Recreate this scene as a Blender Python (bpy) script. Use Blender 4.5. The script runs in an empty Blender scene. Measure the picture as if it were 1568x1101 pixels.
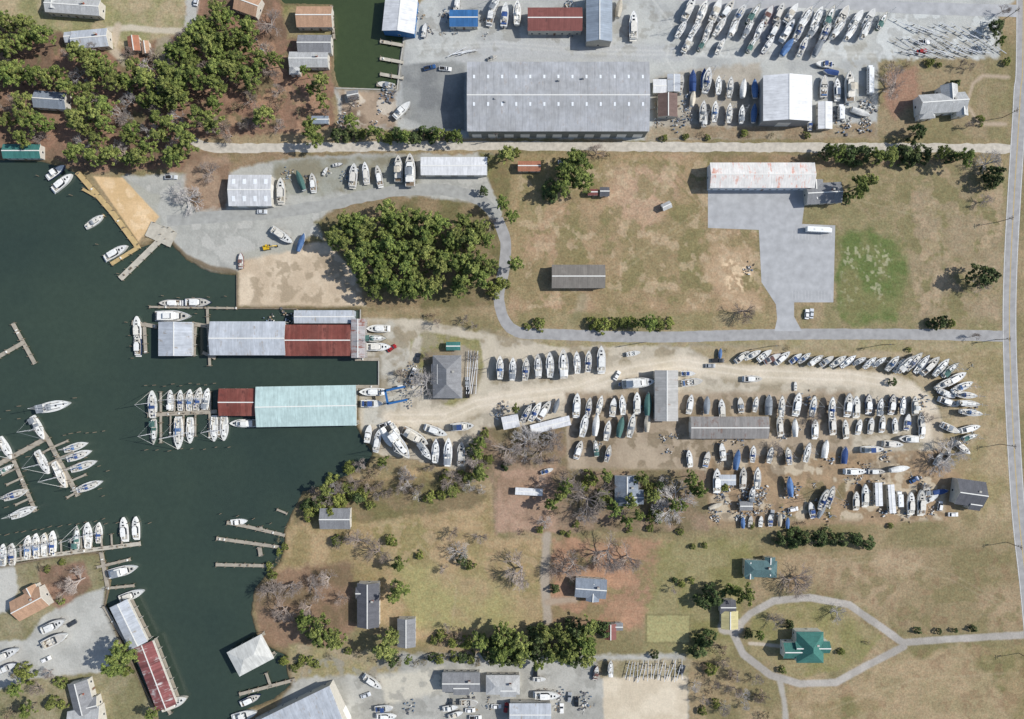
import bpy, math, random
import numpy as np
from mathutils import Vector, Matrix
R=random.Random(7)
S=0.3; CX,CY=784.0,550.5; LENS=24.0; H=1568*S*LENS/36.0
scene=bpy.context.scene
COL=scene.collection
def P(px,py,h=0.0):
    k=(H-h)/H
    return ((px-CX)*S*k,(CY-py)*S*k)
def l1(v):
    v/=255.0
    return v/12.92 if v<=0.04045 else ((v+0.055)/1.055)**2.4
def lin(c): return (l1(c[0]),l1(c[1]),l1(c[2]),1.0)
# ---------------------------------------------------------------- materials
MC={}
def newmat(name):
    m=bpy.data.materials.new(name); m.use_nodes=True
    nt=m.node_tree; b=nt.nodes['Principled BSDF']
    return m,nt,b
def nd(nt,t,**k):
    n=nt.nodes.new(t)
    for a,v in k.items(): setattr(n,a,v)
    return n
def mth(nt,op,a,b=None,c=None,clamp=False):
    n=nt.nodes.new('ShaderNodeMath'); n.operation=op; n.use_clamp=clamp
    for i,v in enumerate((a,b,c)):
        if v is None: continue
        if isinstance(v,(int,float)): n.inputs[i].default_value=v
        else: nt.links.new(v,n.inputs[i])
    return n.outputs[0]
def mixc(nt,fac,a,b,bt='MIX'):
    n=nt.nodes.new('ShaderNodeMix'); n.data_type='RGBA'; n.blend_type=bt
    if isinstance(fac,(int,float)): n.inputs[0].default_value=fac
    else: nt.links.new(fac,n.inputs[0])
    for i,v in ((6,a),(7,b)):
        if isinstance(v,tuple): n.inputs[i].default_value=v
        else: nt.links.new(v,n.inputs[i])
    return n.outputs[2]
def noise(nt,vec,scale,detail=3.0,rough=0.55):
    n=nt.nodes.new('ShaderNodeTexNoise'); n.inputs['Scale'].default_value=scale
    n.inputs['Detail'].default_value=detail; n.inputs['Roughness'].default_value=rough
    if vec is not None: nt.links.new(vec,n.inputs['Vector'])
    return n.outputs['Fac']
def mr(nt,v,a,b,c,d):
    n=nt.nodes.new('ShaderNodeMapRange'); nt.links.new(v,n.inputs[0])
    for i,x in enumerate((a,b,c,d)): n.inputs[i+1].default_value=x
    return n.outputs[0]
def scalecol(nt,col,f):
    n=nt.nodes.new('ShaderNodeVectorMath'); n.operation='SCALE'
    if isinstance(col,tuple): n.inputs[0].default_value=col[:3]
    else: nt.links.new(col,n.inputs[0])
    nt.links.new(f,n.inputs[3]); return n.outputs[0]
def pmat(name,rgb,rough=.6,var=.15,scale=1.0,met=0.0,objvar=0.0,spec=.4,alt=None):
    if name in MC: return MC[name]
    m,nt,b=newmat(name)
    tc=nd(nt,'ShaderNodeTexCoord')
    f=mr(nt,noise(nt,tc.outputs['Object'],scale,4),.3,.7,1-var,1+var)
    base=lin(rgb)
    if objvar>0:
        oi=nd(nt,'ShaderNodeObjectInfo')
        f=mth(nt,'MULTIPLY',f,mr(nt,oi.outputs['Random'],0,1,1-objvar,1+objvar))
        if alt is not None:
            h=mth(nt,'FRACT',mth(nt,'MULTIPLY',oi.outputs['Random'],17.3))
            base=mixc(nt,h,lin(rgb),lin(alt))
    nt.links.new(scalecol(nt,base,f),b.inputs['Base Color'])
    b.inputs['Roughness'].default_value=rough; b.inputs['Metallic'].default_value=met
    b.inputs['Specular IOR Level'].default_value=spec
    MC[name]=m; return m
def roofmat(name,rgb,kind='metal',rust=0.0,rc=(122,66,52),panel=1.2,tint=.08,c2=None):
    if name in MC: return MC[name]
    m,nt,b=newmat(name)
    tc=nd(nt,'ShaderNodeTexCoord'); o=tc.outputs['Object']
    sp=nd(nt,'ShaderNodeSeparateXYZ'); nt.links.new(o,sp.inputs[0])
    mp=nd(nt,'ShaderNodeMapping'); nt.links.new(o,mp.inputs[0]); mp.inputs['Scale'].default_value=(1.0,.16,.16)
    streak=noise(nt,mp.outputs[0],1.4,4,.6)
    base=lin(rgb)
    if c2 is not None:
        base=mixc(nt,mr(nt,noise(nt,o,.12,4,.6),.4,.6,0,1),lin(rgb),lin(c2))
    f=mr(nt,streak,.3,.7,.86,1.12)
    f=mth(nt,'MULTIPLY',f,mr(nt,noise(nt,o,.35,5,.6),.3,.7,.86,1.1))
    if kind=='metal':
        q=mth(nt,'DIVIDE',sp.outputs[0],panel)
        fl=mth(nt,'FLOOR',q)
        wn=nd(nt,'ShaderNodeTexWhiteNoise',noise_dimensions='1D'); nt.links.new(fl,wn.inputs['W'])
        f=mth(nt,'MULTIPLY',f,mr(nt,wn.outputs['Value'],0,1,1-tint,1+tint))
        fr=mth(nt,'FRACT',q)
        f=mth(nt,'MULTIPLY',f,mth(nt,'SUBTRACT',1.0,mth(nt,'MULTIPLY',mth(nt,'LESS_THAN',fr,.1),.13)))
        b.inputs['Roughness'].default_value=.55
    else:
        f=mth(nt,'MULTIPLY',f,mr(nt,noise(nt,o,3.0,3,.7),.3,.7,.8,1.2))
        b.inputs['Roughness'].default_value=.85
    c=scalecol(nt,base,f)
    if rust>0:
        rn=mth(nt,'ADD',mth(nt,'MULTIPLY',streak,.5),mth(nt,'MULTIPLY',noise(nt,o,.25,5,.65),.5))
        k=mr(nt,rn,.62-rust*.25,.72-rust*.25,0,1)
        c=mixc(nt,k,c,scalecol(nt,lin(rc),mr(nt,noise(nt,o,1.3,4,.7),.3,.7,.7,1.35)))
    nt.links.new(c,b.inputs['Base Color'])
    b.inputs['Specular IOR Level'].default_value=.3
    MC[name]=m; return m
# ---------------------------------------------------------------- mesh builder
class MB:
    def __init__(s): s.v=[];s.f=[];s.m=[]
    def add(s,vs,fs,mi=0,M=None):
        o=len(s.v)
        for v in vs:
            s.v.append(tuple(M@Vector(v)) if M is not None else tuple(v))
        for f in fs: s.f.append(tuple(i+o for i in f)); s.m.append(mi)
    def box(s,c,d,mi=0,rz=0.0,rx=0.0,ry=0.0,top=(1,1)):
        x,y,z=d[0]/2,d[1]/2,d[2]/2
        vs=[(-x,-y,-z),(x,-y,-z),(x,y,-z),(-x,y,-z),(-x*top[0],-y*top[1],z),(x*top[0],-y*top[1],z),(x*top[0],y*top[1],z),(-x*top[0],y*top[1],z)]
        M=Matrix.Translation(c)@Matrix.Rotation(rz,4,'Z')@Matrix.Rotation(ry,4,'Y')@Matrix.Rotation(rx,4,'X')
        s.add(vs,[(0,3,2,1),(4,5,6,7),(0,1,5,4),(1,2,6,5),(2,3,7,6),(3,0,4,7)],mi,M)
    def cyl(s,a,b,r0,r1,n=6,mi=0,cap=True):
        a=Vector(a);b=Vector(b);d=(b-a)
        if d.length<1e-6: return
        d.normalize(); u=d.orthogonal().normalized(); w=d.cross(u)
        vs=[]
        for p,r in ((a,r0),(b,r1)):
            for i in range(n):
                t=2*math.pi*i/n; vs.append(p+u*math.cos(t)*r+w*math.sin(t)*r)
        fs=[(i,(i+1)%n,n+(i+1)%n,n+i) for i in range(n)]
        if cap: fs+= [tuple(range(n-1,-1,-1)),tuple(range(n,2*n))]
        s.add(vs,fs,mi)
    def loft(s,rings,mi=0,closed=False,cap=False):
        n=len(rings[0]); vs=[p for r in rings for p in r]; fs=[]
        for j in range(len(rings)-1):
            for i in range(n if closed else n-1):
                a=j*n+i;b=j*n+(i+1)%n
                fs.append((a,b,b+n,a+n))
        if cap: fs.append(tuple(range(n-1,-1,-1))); fs.append(tuple(range((len(rings)-1)*n,len(rings)*n)))
        s.add(vs,fs,mi)
    def mesh(s,name,mats,smooth=False):
        me=bpy.data.meshes.new(name); me.from_pydata(s.v,[],s.f)
        for m in mats: me.materials.append(m)
        me.polygons.foreach_set('material_index',s.m)
        if smooth: me.polygons.foreach_set('use_smooth',[True]*len(s.f))
        me.update(); return me
def ob(name,data,loc=(0,0,0),rz=0.0,sc=(1,1,1),parent=None):
    o=bpy.data.objects.new(name,data); COL.objects.link(o)
    o.location=loc; o.rotation_euler=(0,0,rz); o.scale=sc
    if parent: o.parent=parent
    return o
# ---------------------------------------------------------------- numpy noise
def vnoise(x,y,sc,seed):
    rs=np.random.RandomState(seed); g=rs.rand(256,256)
    u=x/sc+1000.5; v=y/sc+1000.5
    iu=np.floor(u).astype(int); iv=np.floor(v).astype(int)
    fu=u-iu; fv=v-iv; fu=fu*fu*(3-2*fu); fv=fv*fv*(3-2*fv)
    a=g[iu%256,iv%256];b=g[(iu+1)%256,iv%256];c=g[iu%256,(iv+1)%256];d=g[(iu+1)%256,(iv+1)%256]
    return (a*(1-fu)+b*fu)*(1-fv)+(c*(1-fu)+d*fu)*fv
def fbm(x,y,sc,seed,o=4):
    t=0;a=1;n=0
    for i in range(o):
        t=t+a*vnoise(x,y,sc/2**i,seed+i*17); n+=a; a*=.55
    return t/n
# ---------------------------------------------------------------- ground sheet
xs=np.concatenate([[-20000,-9000,-4000,-1600,-600,-250,-120],np.arange(-60,1631,1.5),[1700,1850,2200,3200,5500,10000,21000]])
ys=np.concatenate([[-20000,-9000,-4000,-1600,-600,-250,-120],np.arange(-60,1163,1.5),[1230,1400,1700,2600,5500,10000,21000]])
NX,NY=len(xs),len(ys)
GX,GY=np.meshgrid(xs,ys); X=GX.ravel();Y=GY.ravel()
N1=fbm(X,Y,16,1);N2=fbm(X,Y,60,2);N3=fbm(X,Y,6,3,3);N4=fbm(X,Y,28,4);N5=fbm(X,Y,110,5,5)
C=np.zeros((X.size,3)); V=np.ones(X.size)
def LA(c): return np.array(lin(c)[:3])
def sdp(x,y,poly,closed=True):
    p=np.array(poly,float); n=len(p); d2=np.full(x.shape,1e18); ins=np.zeros(x.shape,bool)
    for i in range(n if closed else n-1):
        a=p[i];b=p[(i+1)%n]; e=b-a; L=max(e@e,1e-9)
        t=np.clip(((x-a[0])*e[0]+(y-a[1])*e[1])/L,0,1)
        dx=x-a[0]-t*e[0];dy=y-a[1]-t*e[1]; d2=np.minimum(d2,dx*dx+dy*dy)
        if closed and a[1]!=b[1]:
            c=((a[1]>y)!=(b[1]>y))&(x<(b[0]-a[0])*(y-a[1])/(b[1]-a[1])+a[0]); ins^=c
    d=np.sqrt(d2)
    return np.where(ins,d,-d) if closed else d
def _ap(sel,d,c1,c2,soft,jit,op,veg,mixn=None):
    d=d+jit*3.0*(.6*N1[sel]+.4*N3[sel]-.5)
    w=np.clip(d/soft+.5,0,1)*op
    a=LA(c1)
    if c2 is not None:
        nn=(N4 if mixn is None else mixn)[sel]
        m=np.clip((nn-.5)*4+.5,0,1)[:,None]; a=a*(1-m)+LA(c2)*m
    C[sel]=C[sel]*(1-w[:,None])+a*w[:,None]
    V[sel]=V[sel]*(1-w)+veg*w
def bsel(p,mg):
    p=np.array(p,float); a=p.min(0)-mg;b=p.max(0)+mg
    return np.nonzero((X>=a[0])&(X<=b[0])&(Y>=a[1])&(Y<=b[1]))[0]
def Z(poly,c1,c2=None,soft=3,jit=4,op=1,veg=0.0,mixn=None):
    s=bsel(poly,jit*2+soft); _ap(s,sdp(X[s],Y[s],poly),c1,c2,soft,jit,op,veg,mixn)
def RZ(x0,y0,x1,y1,*a,**k): Z([(x0,y0),(x1,y0),(x1,y1),(x0,y1)],*a,**k)
def LZ(pts,w,c1,c2=None,soft=3,jit=1.5,op=1,veg=0.0):
    s=bsel(pts,w+jit*2+soft); _ap(s,w/2-sdp(X[s],Y[s],pts,False),c1,c2,soft,jit,op,veg)
def blot(poly,col,thr,op=.7,N=None,veg=1.0,w=.05):
    s=bsel(poly,2); n=(N1 if N is None else N)[s]
    k=np.clip((n-thr)/w,0,1)*op*np.clip(sdp(X[s],Y[s],poly)/8,0,1)
    C[s]=C[s]*(1-k[:,None])+LA(col)*k[:,None]; V[s]=V[s]*(1-k)+veg*k
# base
m=np.clip((N2-.5)*4+.5,0,1)[:,None]
C[:]=LA((146,130,102))*(1-m)+LA((122,114,82))*m
STRAW=(140,110,92);STRAW2=(114,94,78)
# NW woods & lots
Z([(-60,-60),(520,-60),(508,60),(512,196),(420,205),(300,212),(285,262),(120,262),(80,248),(-60,245)],STRAW,STRAW2,soft=8,jit=8,veg=.8)
Z([(-60,-60),(285,-60),(290,50),(180,75),(90,50),(-60,40)],(162,148,120),(134,132,94),soft=8,jit=8,veg=1)
Z([(240,60),(262,55),(258,100),(235,100)],(150,140,120),soft=6)
LZ([(165,45),(200,42),(235,46),(290,48)],9,(184,176,158))
LZ([(180,40),(172,75),(190,95)],12,(178,165,145),soft=5)
RZ(284,-60,304,48,(170,170,165),soft=4)
Z([(428,-20),(512,-20),(510,55),(440,60)],(120,118,76),(140,128,96),soft=6,veg=1)
blot([(0,60),(500,60),(500,200),(0,200)],(98,102,68),.57,.5)
blot([(280,60),(510,60),(510,210),(280,210)],(172,136,112),.53,.6,N4)
# north yard
Z([(606,60),(640,10),(700,-60),(1620,-60),(1530,22),(1530,100),(1440,88),(1350,92),(1342,208),(1000,214),(715,210),(640,198),(520,196),(514,136),(606,136)],(174,177,174),(158,161,160),soft=4,jit=3)
RZ(520,138,605,196,(160,142,122),(120,104,88),soft=6,jit=6)
blot([(520,138),(610,138),(610,196),(520,196)],(190,182,168),.53,.8,veg=0)
Z([(614,100),(712,92),(712,200),(655,196),(618,180)],(118,121,122),(136,139,138),soft=4,jit=2)
Z([(690,80),(760,60),(1050,70),(1050,92),(700,96)],(168,171,172),soft=8,jit=6)
Z([(1000,205),(1000,120),(1060,105),(1165,95),(1168,205)],(166,160,148),(150,144,132),soft=6,jit=5)
Z([(990,195),(1345,188),(1345,212),(990,214)],(138,122,100),(150,138,118),soft=6,jit=5,veg=1)
blot([(1040,0),(1540,10),(1530,100),(1040,90)],(196,201,200),.52,.7,N4,0)
blot([(1250,70),(1540,30),(1530,100),(1250,200)],(150,148,138),.55,.7,N1,0)
blot([(620,10),(1040,0),(1040,90),(620,90)],(146,146,140),.56,.7,N1,0)
for tr in ([(640,75),(760,70),(900,82),(1050,84),(1200,90),(1340,86)],[(640,70),(760,64),(900,76),(1050,78),(1200,84),(1340,80)],[(1000,0),(1030,40),(1020,90),(1040,120)],[(1350,80),(1420,60),(1500,40)]):
    LZ(tr,3,(192,194,190),soft=3,jit=1.5,op=.45)
Z([(1345,95),(1545,88),(1545,215),(1345,208)],(126,118,86),(140,126,100),soft=5,veg=1)
Z([(1358,112),(1405,100),(1410,150),(1370,180),(1350,160)],(146,116,98),soft=10,jit=6,veg=1)
LZ([(1545,118),(1505,116),(1490,128),(1480,160),(1500,190),(1540,190)],5,(166,150,130),soft=4)
Z([(285,230),(740,235),(1540,240),(1540,262),(285,262)],(140,120,96),(122,110,80),soft=4,veg=1)
# yard two
Z([(188,270),(350,262),(420,245),(520,236),(758,236),(768,300),(765,345),(720,318),(640,312),(540,316),(500,338),(470,365),(450,385),(365,418),(320,416),(285,395),(262,365),(235,345),(236,325)],(166,167,161),(148,149,144),soft=4,jit=4)
blot([(188,270),(758,236),(765,345),(365,418),(262,365)],(186,186,180),.55,.55,N4,0)
Z([(284,232),(352,240),(356,268),(346,318),(300,322),(282,290)],(128,106,88),(150,128,108),soft=8,jit=6,veg=.7)
Z([(418,245),(640,238),(640,290),(420,300)],(146,148,138),(128,124,106),soft=6,jit=6)
Z([(186,272),(246,300),(240,320),(250,345),(236,345)],(160,160,150),soft=4)
Z([(143,270),(188,272),(244,332),(212,370)],(206,176,132),(196,166,120),soft=2,jit=.6)
blot([(143,270),(188,272),(244,332),(212,370)],(216,190,152),.52,.7,N1,.3)
LZ([(262,372),(285,392),(322,410),(360,416)],7,(120,108,90),soft=3)
Z([(363,395),(450,372),(500,372),(560,430),(575,470),(363,470)],(200,184,160),(182,165,141),soft=4,jit=4)
blot([(363,400),(560,380),(570,470),(363,470)],(150,135,112),.55,.7,veg=0)
Z([(363,388),(450,370),(452,384),(363,400)],(160,160,150),soft=6)
Z([(480,340),(540,300),(640,300),(740,312),(775,380),(770,470),(560,472),(545,420)],(132,116,90),(108,102,70),soft=6,veg=1)
Z([(735,236),(795,236),(790,340),(768,320),(752,290)],(122,108,78),(108,106,70),soft=4,veg=1)
# central field
Z([(782,236),(1078,236),(1086,300),(1085,350),(1160,352),(1162,430),(1190,470),(1188,508),(800,508),(778,480),(784,400)],(158,134,108),(136,122,90),soft=5,jit=4,veg=1,mixn=N2)
Z([(782,236),(1010,238),(990,262),(850,300),(800,380),(790,440),(778,400)],(128,121,84),(148,130,98),soft=14,jit=8,veg=1,op=.8)
Z([(935,250),(1020,250),(1040,300),(1000,350),(940,330)],(170,144,122),soft=20,jit=14,veg=1,op=.7)
Z([(1070,360),(1110,375),(1150,380),(1165,430),(1170,480),(1120,470),(1080,430)],(168,144,116),(148,128,98),soft=10,jit=10,veg=.6,op=.9)
blot([(1100,390),(1150,390),(1165,450),(1110,450)],(210,186,152),.54,.9,N3,veg=0)
LZ([(1000,240),(1020,262),(1040,285),(1075,320)],2.5,(118,112,76),soft=3,veg=1,op=.7)
LZ([(1012,240),(1034,262),(1054,285),(1085,325)],2.5,(118,112,76),soft=3,veg=1,op=.7)
blot([(790,240),(1160,240),(1180,500),(790,500)],(112,110,70),.55,.55,N4)
blot([(790,240),(1160,240),(1180,500),(790,500)],(178,158,132),.58,.5,N1)
LZ([(870,505),(890,470),(893,455)],14,(150,140,118),soft=8,op=.6)
RZ(790,478,1190,508,(120,116,78),(140,128,96),soft=8,jit=6,op=.7,veg=1)
# east field
Z([(1250,262),(1545,240),(1538,508),(1230,508),(1222,470),(1280,462),(1282,345),(1230,340),(1228,312)],(128,121,88),(144,129,102),soft=5,jit=4,veg=1)
Z([(1380,290),(1470,280),(1540,300),(1535,490),(1400,490)],(148,132,110),(132,121,92),soft=16,jit=10,veg=1,op=.8)
Z([(1282,362),(1330,352),(1386,372),(1392,430),(1372,492),(1300,500),(1280,470)],(94,108,60),(120,118,80),soft=10,jit=8,veg=1)
blot([(1285,370),(1370,370),(1365,470),(1285,470)],(176,172,146),.62,.5,N3)
blot([(1250,262),(1545,240),(1538,508),(1285,508)],(108,108,68),.56,.5,N4)
blot([(1390,262),(1545,240),(1538,508),(1400,508)],(166,146,122),.56,.5,N1)
# main marina yard
RZ(760,505,1545,540,(138,130,96),(152,139,112),soft=4,jit=2,veg=1)
Z([(546,486),(640,488),(752,512),(850,530),(1000,530),(1060,532),(1230,560),(1380,575),(1432,625),(1440,690),(1430,728),(1090,735),(1070,718),(870,712),(866,655),(760,652),(740,660),(712,722),(640,706),(575,694),(550,656)],(184,176,159),(168,160,143),soft=4,jit=4)
Z([(556,505),(600,490),(628,540),(620,640),(556,655)],(180,178,168),(166,162,150),soft=5,jit=4)
Z([(628,520),(650,508),(735,520),(742,560),(730,600),(700,630),(650,600),(630,560)],(136,131,94),(120,120,76),soft=4,jit=3,veg=1)
Z([(655,540),(712,530),(735,545),(730,605),(660,615),(640,590)],(150,142,128),(128,118,104),soft=6,jit=6)
LZ([(640,520),(632,560),(640,590),(600,640)],14,(178,172,158),soft=5)
blot([(560,490),(1440,540),(1440,700),(560,690)],(144,136,120),.56,.55,N1,0)
blot([(560,490),(1440,540),(1440,700),(560,690)],(134,122,98),.58,.6,N4,.5)
LZ([(600,640),(680,640),(730,618),(800,607),(880,597),(960,568),(1040,556),(1150,572),(1300,577),(1380,590),(1418,615),(1432,650),(1425,690)],26,(198,188,170),(186,176,156),soft=8,jit=4)
LZ([(740,600),(750,560),(752,520)],16,(180,172,154),soft=6)
for o_ in (-5,5):
    LZ([(600,640+o_),(680,640+o_),(730,618+o_),(800,607+o_),(880,597+o_),(960,568+o_),(1040,556+o_),(1150,572+o_),(1300,577+o_),(1380,590+o_)],2.5,(212,204,188),soft=2.5,jit=1,op=.5)
Z([(1060,532),(1240,535),(1470,542),(1500,600),(1502,650),(1490,700),(1452,690),(1440,620),(1390,572),(1240,560),(1100,556)],(160,146,121),(142,130,100),soft=6,jit=4,veg=.7)
LZ([(1432,640),(1438,700),(1440,730)],14,(170,158,138),soft=6)
Z([(1470,540),(1538,534),(1550,796),(1500,798),(1478,730),(1500,640)],(154,138,110),(136,125,92),soft=5,jit=4,veg=1)
Z([(866,600),(1305,600),(1305,720),(866,720)],(148,134,115),(164,150,130),soft=8,jit=6)
blot([(866,600),(1305,600),(1305,720),(866,720)],(120,108,88),.54,.7,N1,.4)
Z([(1080,700),(1440,690),(1470,730),(1452,798),(1085,808)],(156,133,106),(140,121,96),soft=6,jit=6,veg=.5)
blot([(1085,700),(1450,690),(1450,800),(1085,800)],(186,174,152),.55,.8,N4,0)
blot([(1085,700),(1450,690),(1450,800),(1085,800)],(112,98,80),.58,.6,N1,0)
blot([(1190,730),(1300,730),(1300,800),(1190,800)],(120,110,78),.55,.7,N1,1)
Z([(740,655),(866,655),(870,720),(1080,720),(1085,812),(758,816),(752,735),(712,720)],(136,117,98),(116,106,80),soft=5,jit=5,veg=.8)
Z([(760,720),(850,716),(850,815),(760,815)],(162,135,116),(140,117,98),soft=8,jit=8,veg=.7)
# south
Z([(440,790),(520,750),(640,715),(752,758),(756,824),(840,828),(836,985),(640,990),(600,960),(540,960),(400,980),(385,930),(400,890),(430,850)],(160,139,107),(136,122,86),soft=6,jit=5,veg=1)
blot([(560,780),(740,790),(740,830),(830,840),(830,960),(640,970),(600,870),(560,850)],(122,120,74),.54,.5,N5)
blot([(560,780),(740,790),(740,830),(830,840),(830,960),(640,970),(600,870),(560,850)],(172,150,122),.57,.5,N4)
Z([(385,900),(440,870),(540,860),(548,960),(500,1000),(400,990)],(134,110,90),(114,98,76),soft=8,jit=6,veg=.8)
Z([(440,740),(700,730),(750,760),(720,780),(560,800),(450,800)],(124,110,84),(110,104,70),soft=8,jit=6,veg=1)
Z([(600,860),(630,960),(830,975),(835,920),(760,890)],(148,141,96),(154,136,104),soft=14,jit=10,veg=1,mixn=N2)
Z([(845,824),(1030,826),(1010,900),(985,960),(920,965),(842,950)],(162,127,103),(140,115,92),soft=10,jit=9,veg=.8)
blot([(845,824),(1030,826),(985,960),(842,950)],(128,120,84),.56,.6,N4)
LZ([(838,820),(834,880),(838,950)],13,(158,148,134),soft=4,jit=2)
LZ([(838,922),(880,918)],10,(160,144,126),soft=5)
Z([(1015,826),(1160,824),(1140,900),(1120,1000),(1060,1010),(985,1000),(990,930)],(138,130,94),(124,120,78),soft=12,jit=10,veg=1)
RZ(988,940,1058,986,(122,116,82),soft=2,jit=1,veg=1)
RZ(991,943,1055,983,(152,147,104),soft=2,jit=1,veg=1)
Z([(1160,850),(1552,832),(1630,960),(1630,968),(1400,972),(1340,940),(1280,905),(1200,905),(1150,930)],(150,132,106),(134,121,92),soft=6,jit=4,veg=1,mixn=N2)
Z([(1200,1060),(1300,1050),(1390,995),(1700,985),(1700,1200),(1205,1200)],(142,126,96),(126,118,82),soft=5,jit=4,veg=1)
blot([(1180,850),(1552,832),(1610,1190),(1210,1190)],(112,107,72),.55,.5,N4)
blot([(1180,850),(1552,832),(1610,1190),(1210,1190)],(168,148,122),.55,.45,N5)
blot([(1180,850),(1552,832),(1610,1190),(1210,1190)],(128,104,82),.6,.4,N1)
Z([(1150,940),(1200,920),(1280,925),(1350,975),(1310,1020),(1220,1040),(1150,1000)],(126,122,80),(140,129,96),soft=6,jit=4,veg=1)
LZ([(1700,978),(1570,972),(1450,979),(1382,984),(1352,962),(1300,926),(1240,915),(1185,920),(1148,940),(1122,968),(1138,1002),(1180,1034),(1225,1047),(1280,1045),(1322,1022),(1384,990)],11,(168,164,158),(152,148,142),soft=2,jit=.8)
LZ([(1110,960),(1128,960)],22,(165,160,152),soft=3)
LZ([(1195,1045),(1202,1080),(1205,1160)],8,(160,156,148),soft=3)
LZ([(1148,985),(1200,990)],5,(176,166,150),soft=2)
for tr in ([(1250,860),(1350,850),(1460,880),(1550,930)],[(1256,868),(1352,858),(1458,888),(1548,938)],[(1420,300),(1440,380),(1430,480)],[(1427,300),(1447,380),(1437,480)],[(850,450),(960,400),(1060,330)],[(855,457),(965,407),(1066,336)],[(1260,1090),(1400,1040),(1560,1030)],[(640,830),(700,900),(690,970)],[(1290,300),(1400,330),(1530,320)]):
    LZ(tr,2,(170,156,130),soft=3,jit=1.2,op=.3,veg=1)
Z([(470,1000),(1050,1002),(1060,1200),(380,1200),(430,1075),(448,1040)],(168,168,162),(150,150,144),soft=6,jit=5)
Z([(440,985),(610,1000),(610,1030),(520,1035),(448,1040)],(140,132,96),(150,138,114),soft=6,jit=5,veg=1)
Z([(924,1036),(1052,1034),(1054,1160),(924,1160)],(202,191,170),(190,178,156),soft=3,jit=2)
Z([(580,1035),(680,1020),(680,1060),(590,1080)],(186,182,168),soft=8,jit=5)
Z([(910,1010),(1060,1010),(1052,1036),(920,1036)],(156,146,124),(130,122,94),soft=5,jit=4,veg=.8)
blot([(470,1000),(920,1002),(920,1100),(430,1100)],(136,136,130),.56,.6,N1,0)
# SW
Z([(-60,872),(60,858),(150,848),(165,890),(158,930),(175,965),(238,1090),(242,1200),(-60,1200)],(140,132,106),(120,116,84),soft=4,jit=4,veg=1)
Z([(-60,870),(20,865),(30,900),(10,940),(-60,940)],(178,178,172),soft=4)
Z([(110,915),(160,900),(160,930),(178,968),(190,1010),(150,1030),(40,1040),(-10,1060),(-60,1040),(-60,985),(40,980),(70,940)],(176,177,172),(160,161,156),soft=4,jit=3)
Z([(60,870),(130,860),(140,900),(90,935),(60,910)],(140,112,96),(118,98,82),soft=6,jit=4,veg=.8)
# water
W1=[(-22000,243),(0,243),(60,245),(88,252),(118,264),(124,268),(212,378),(240,368),(262,372),(285,396),(322,416),(363,420),(363,471),(552,473),(552,548),(580,549),(580,592),(548,593),(546,652),(556,672),(572,694),(560,716),(505,742),(464,755),(446,790),(436,812),(437,832),(430,860),(405,885),(390,905),(385,940),(395,975),(415,992),(437,1002),(441,1030),(446,1050),(420,1072),(372,1090),(350,1130),(330,1300),(330,6000),(230,6000),(242,1200),(240,1092),(212,1040),(176,965),(160,928),(168,890),(156,846),(130,846),(60,857),(0,868),(-22000,872)]
W2=[(513,-1500),(508,60),(510,108),(516,134),(570,137),(608,137),(612,90),(620,50),(640,-5),(640,-1500)]
W3=[(424,-1500),(424,-2),(436,6),(470,7),(515,8),(515,-1500)]
sdw=np.full(X.shape,-1e9)
for w in (W1,W2,W3): sdw=np.maximum(sdw,sdp(X,Y,w))
sdw=sdw+(N3-.5)*3
# mute the soil colours a little (late winter), then the damp shoreline
lum=(C@np.array([.2126,.7152,.0722]))[:,None]
C[:]=(C*.9+lum*.1)*1.05*np.array([1.02,1.0,.98])
k=np.clip((sdw+6)/6,0,1)[:,None]
C[:]=C*(1-k*.75)+LA((100,90,70))*k*.75
Zg=np.where(sdw>0,-np.minimum(sdw*S*.9,3.0),0.0)
me=bpy.data.meshes.new('ground')
vv=np.stack([(X-CX)*S,(CY-Y)*S,Zg],1).astype(np.float32)
ii=np.arange(NX*NY).reshape(NY,NX)
q=np.stack([ii[:-1,:-1],ii[1:,:-1],ii[1:,1:],ii[:-1,1:]],-1).reshape(-1,4).astype(np.int32)
me.vertices.add(len(vv)); me.vertices.foreach_set('co',vv.ravel())
me.loops.add(q.size); me.loops.foreach_set('vertex_index',q.ravel())
me.polygons.add(len(q)); me.polygons.foreach_set('loop_start',np.arange(0,q.size,4,dtype=np.int32))
try: me.polygons.foreach_set('loop_total',np.full(len(q),4,np.int32))
except Exception: pass
at=me.color_attributes.new('albedo','FLOAT_COLOR','POINT')
at.data.foreach_set('color',np.concatenate([C,V[:,None]],1).astype(np.float32).ravel())
me.update(); me.validate()
m,nt,b=newmat('ground_soil_grass_gravel')
A=nd(nt,'ShaderNodeAttribute',attribute_name='albedo')
tc=nd(nt,'ShaderNodeTexCoord'); o=tc.outputs['Object']
n1=noise(nt,o,1.1,5,.7); n2=noise(nt,o,.18,4,.6); n3=noise(nt,o,.45,3,.6)
amp=mth(nt,'MULTIPLY_ADD',A.outputs['Alpha'],.34,.2)
f=mth(nt,'MULTIPLY_ADD',mth(nt,'SUBTRACT',n1,.5),mth(nt,'MULTIPLY',amp,2.6),1.0)
f=mth(nt,'MULTIPLY',f,mth(nt,'MULTIPLY_ADD',mth(nt,'SUBTRACT',n2,.5),amp,1.0))
f=mth(nt,'MULTIPLY',f,mth(nt,'MULTIPLY_ADD',mth(nt,'SUBTRACT',n3,.5),amp,1.0))
c=scalecol(nt,A.outputs['Color'],f)
tint=mixc(nt,mr(nt,noise(nt,o,.6,4,.7),.35,.65,0,1),(1.06,.985,.93,1),(.95,1.02,.98,1))
c=mixc(nt,mth(nt,'MULTIPLY_ADD',A.outputs['Alpha'],.7,.15),c,mixc(nt,1.0,c,tint,'MULTIPLY'))
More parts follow.
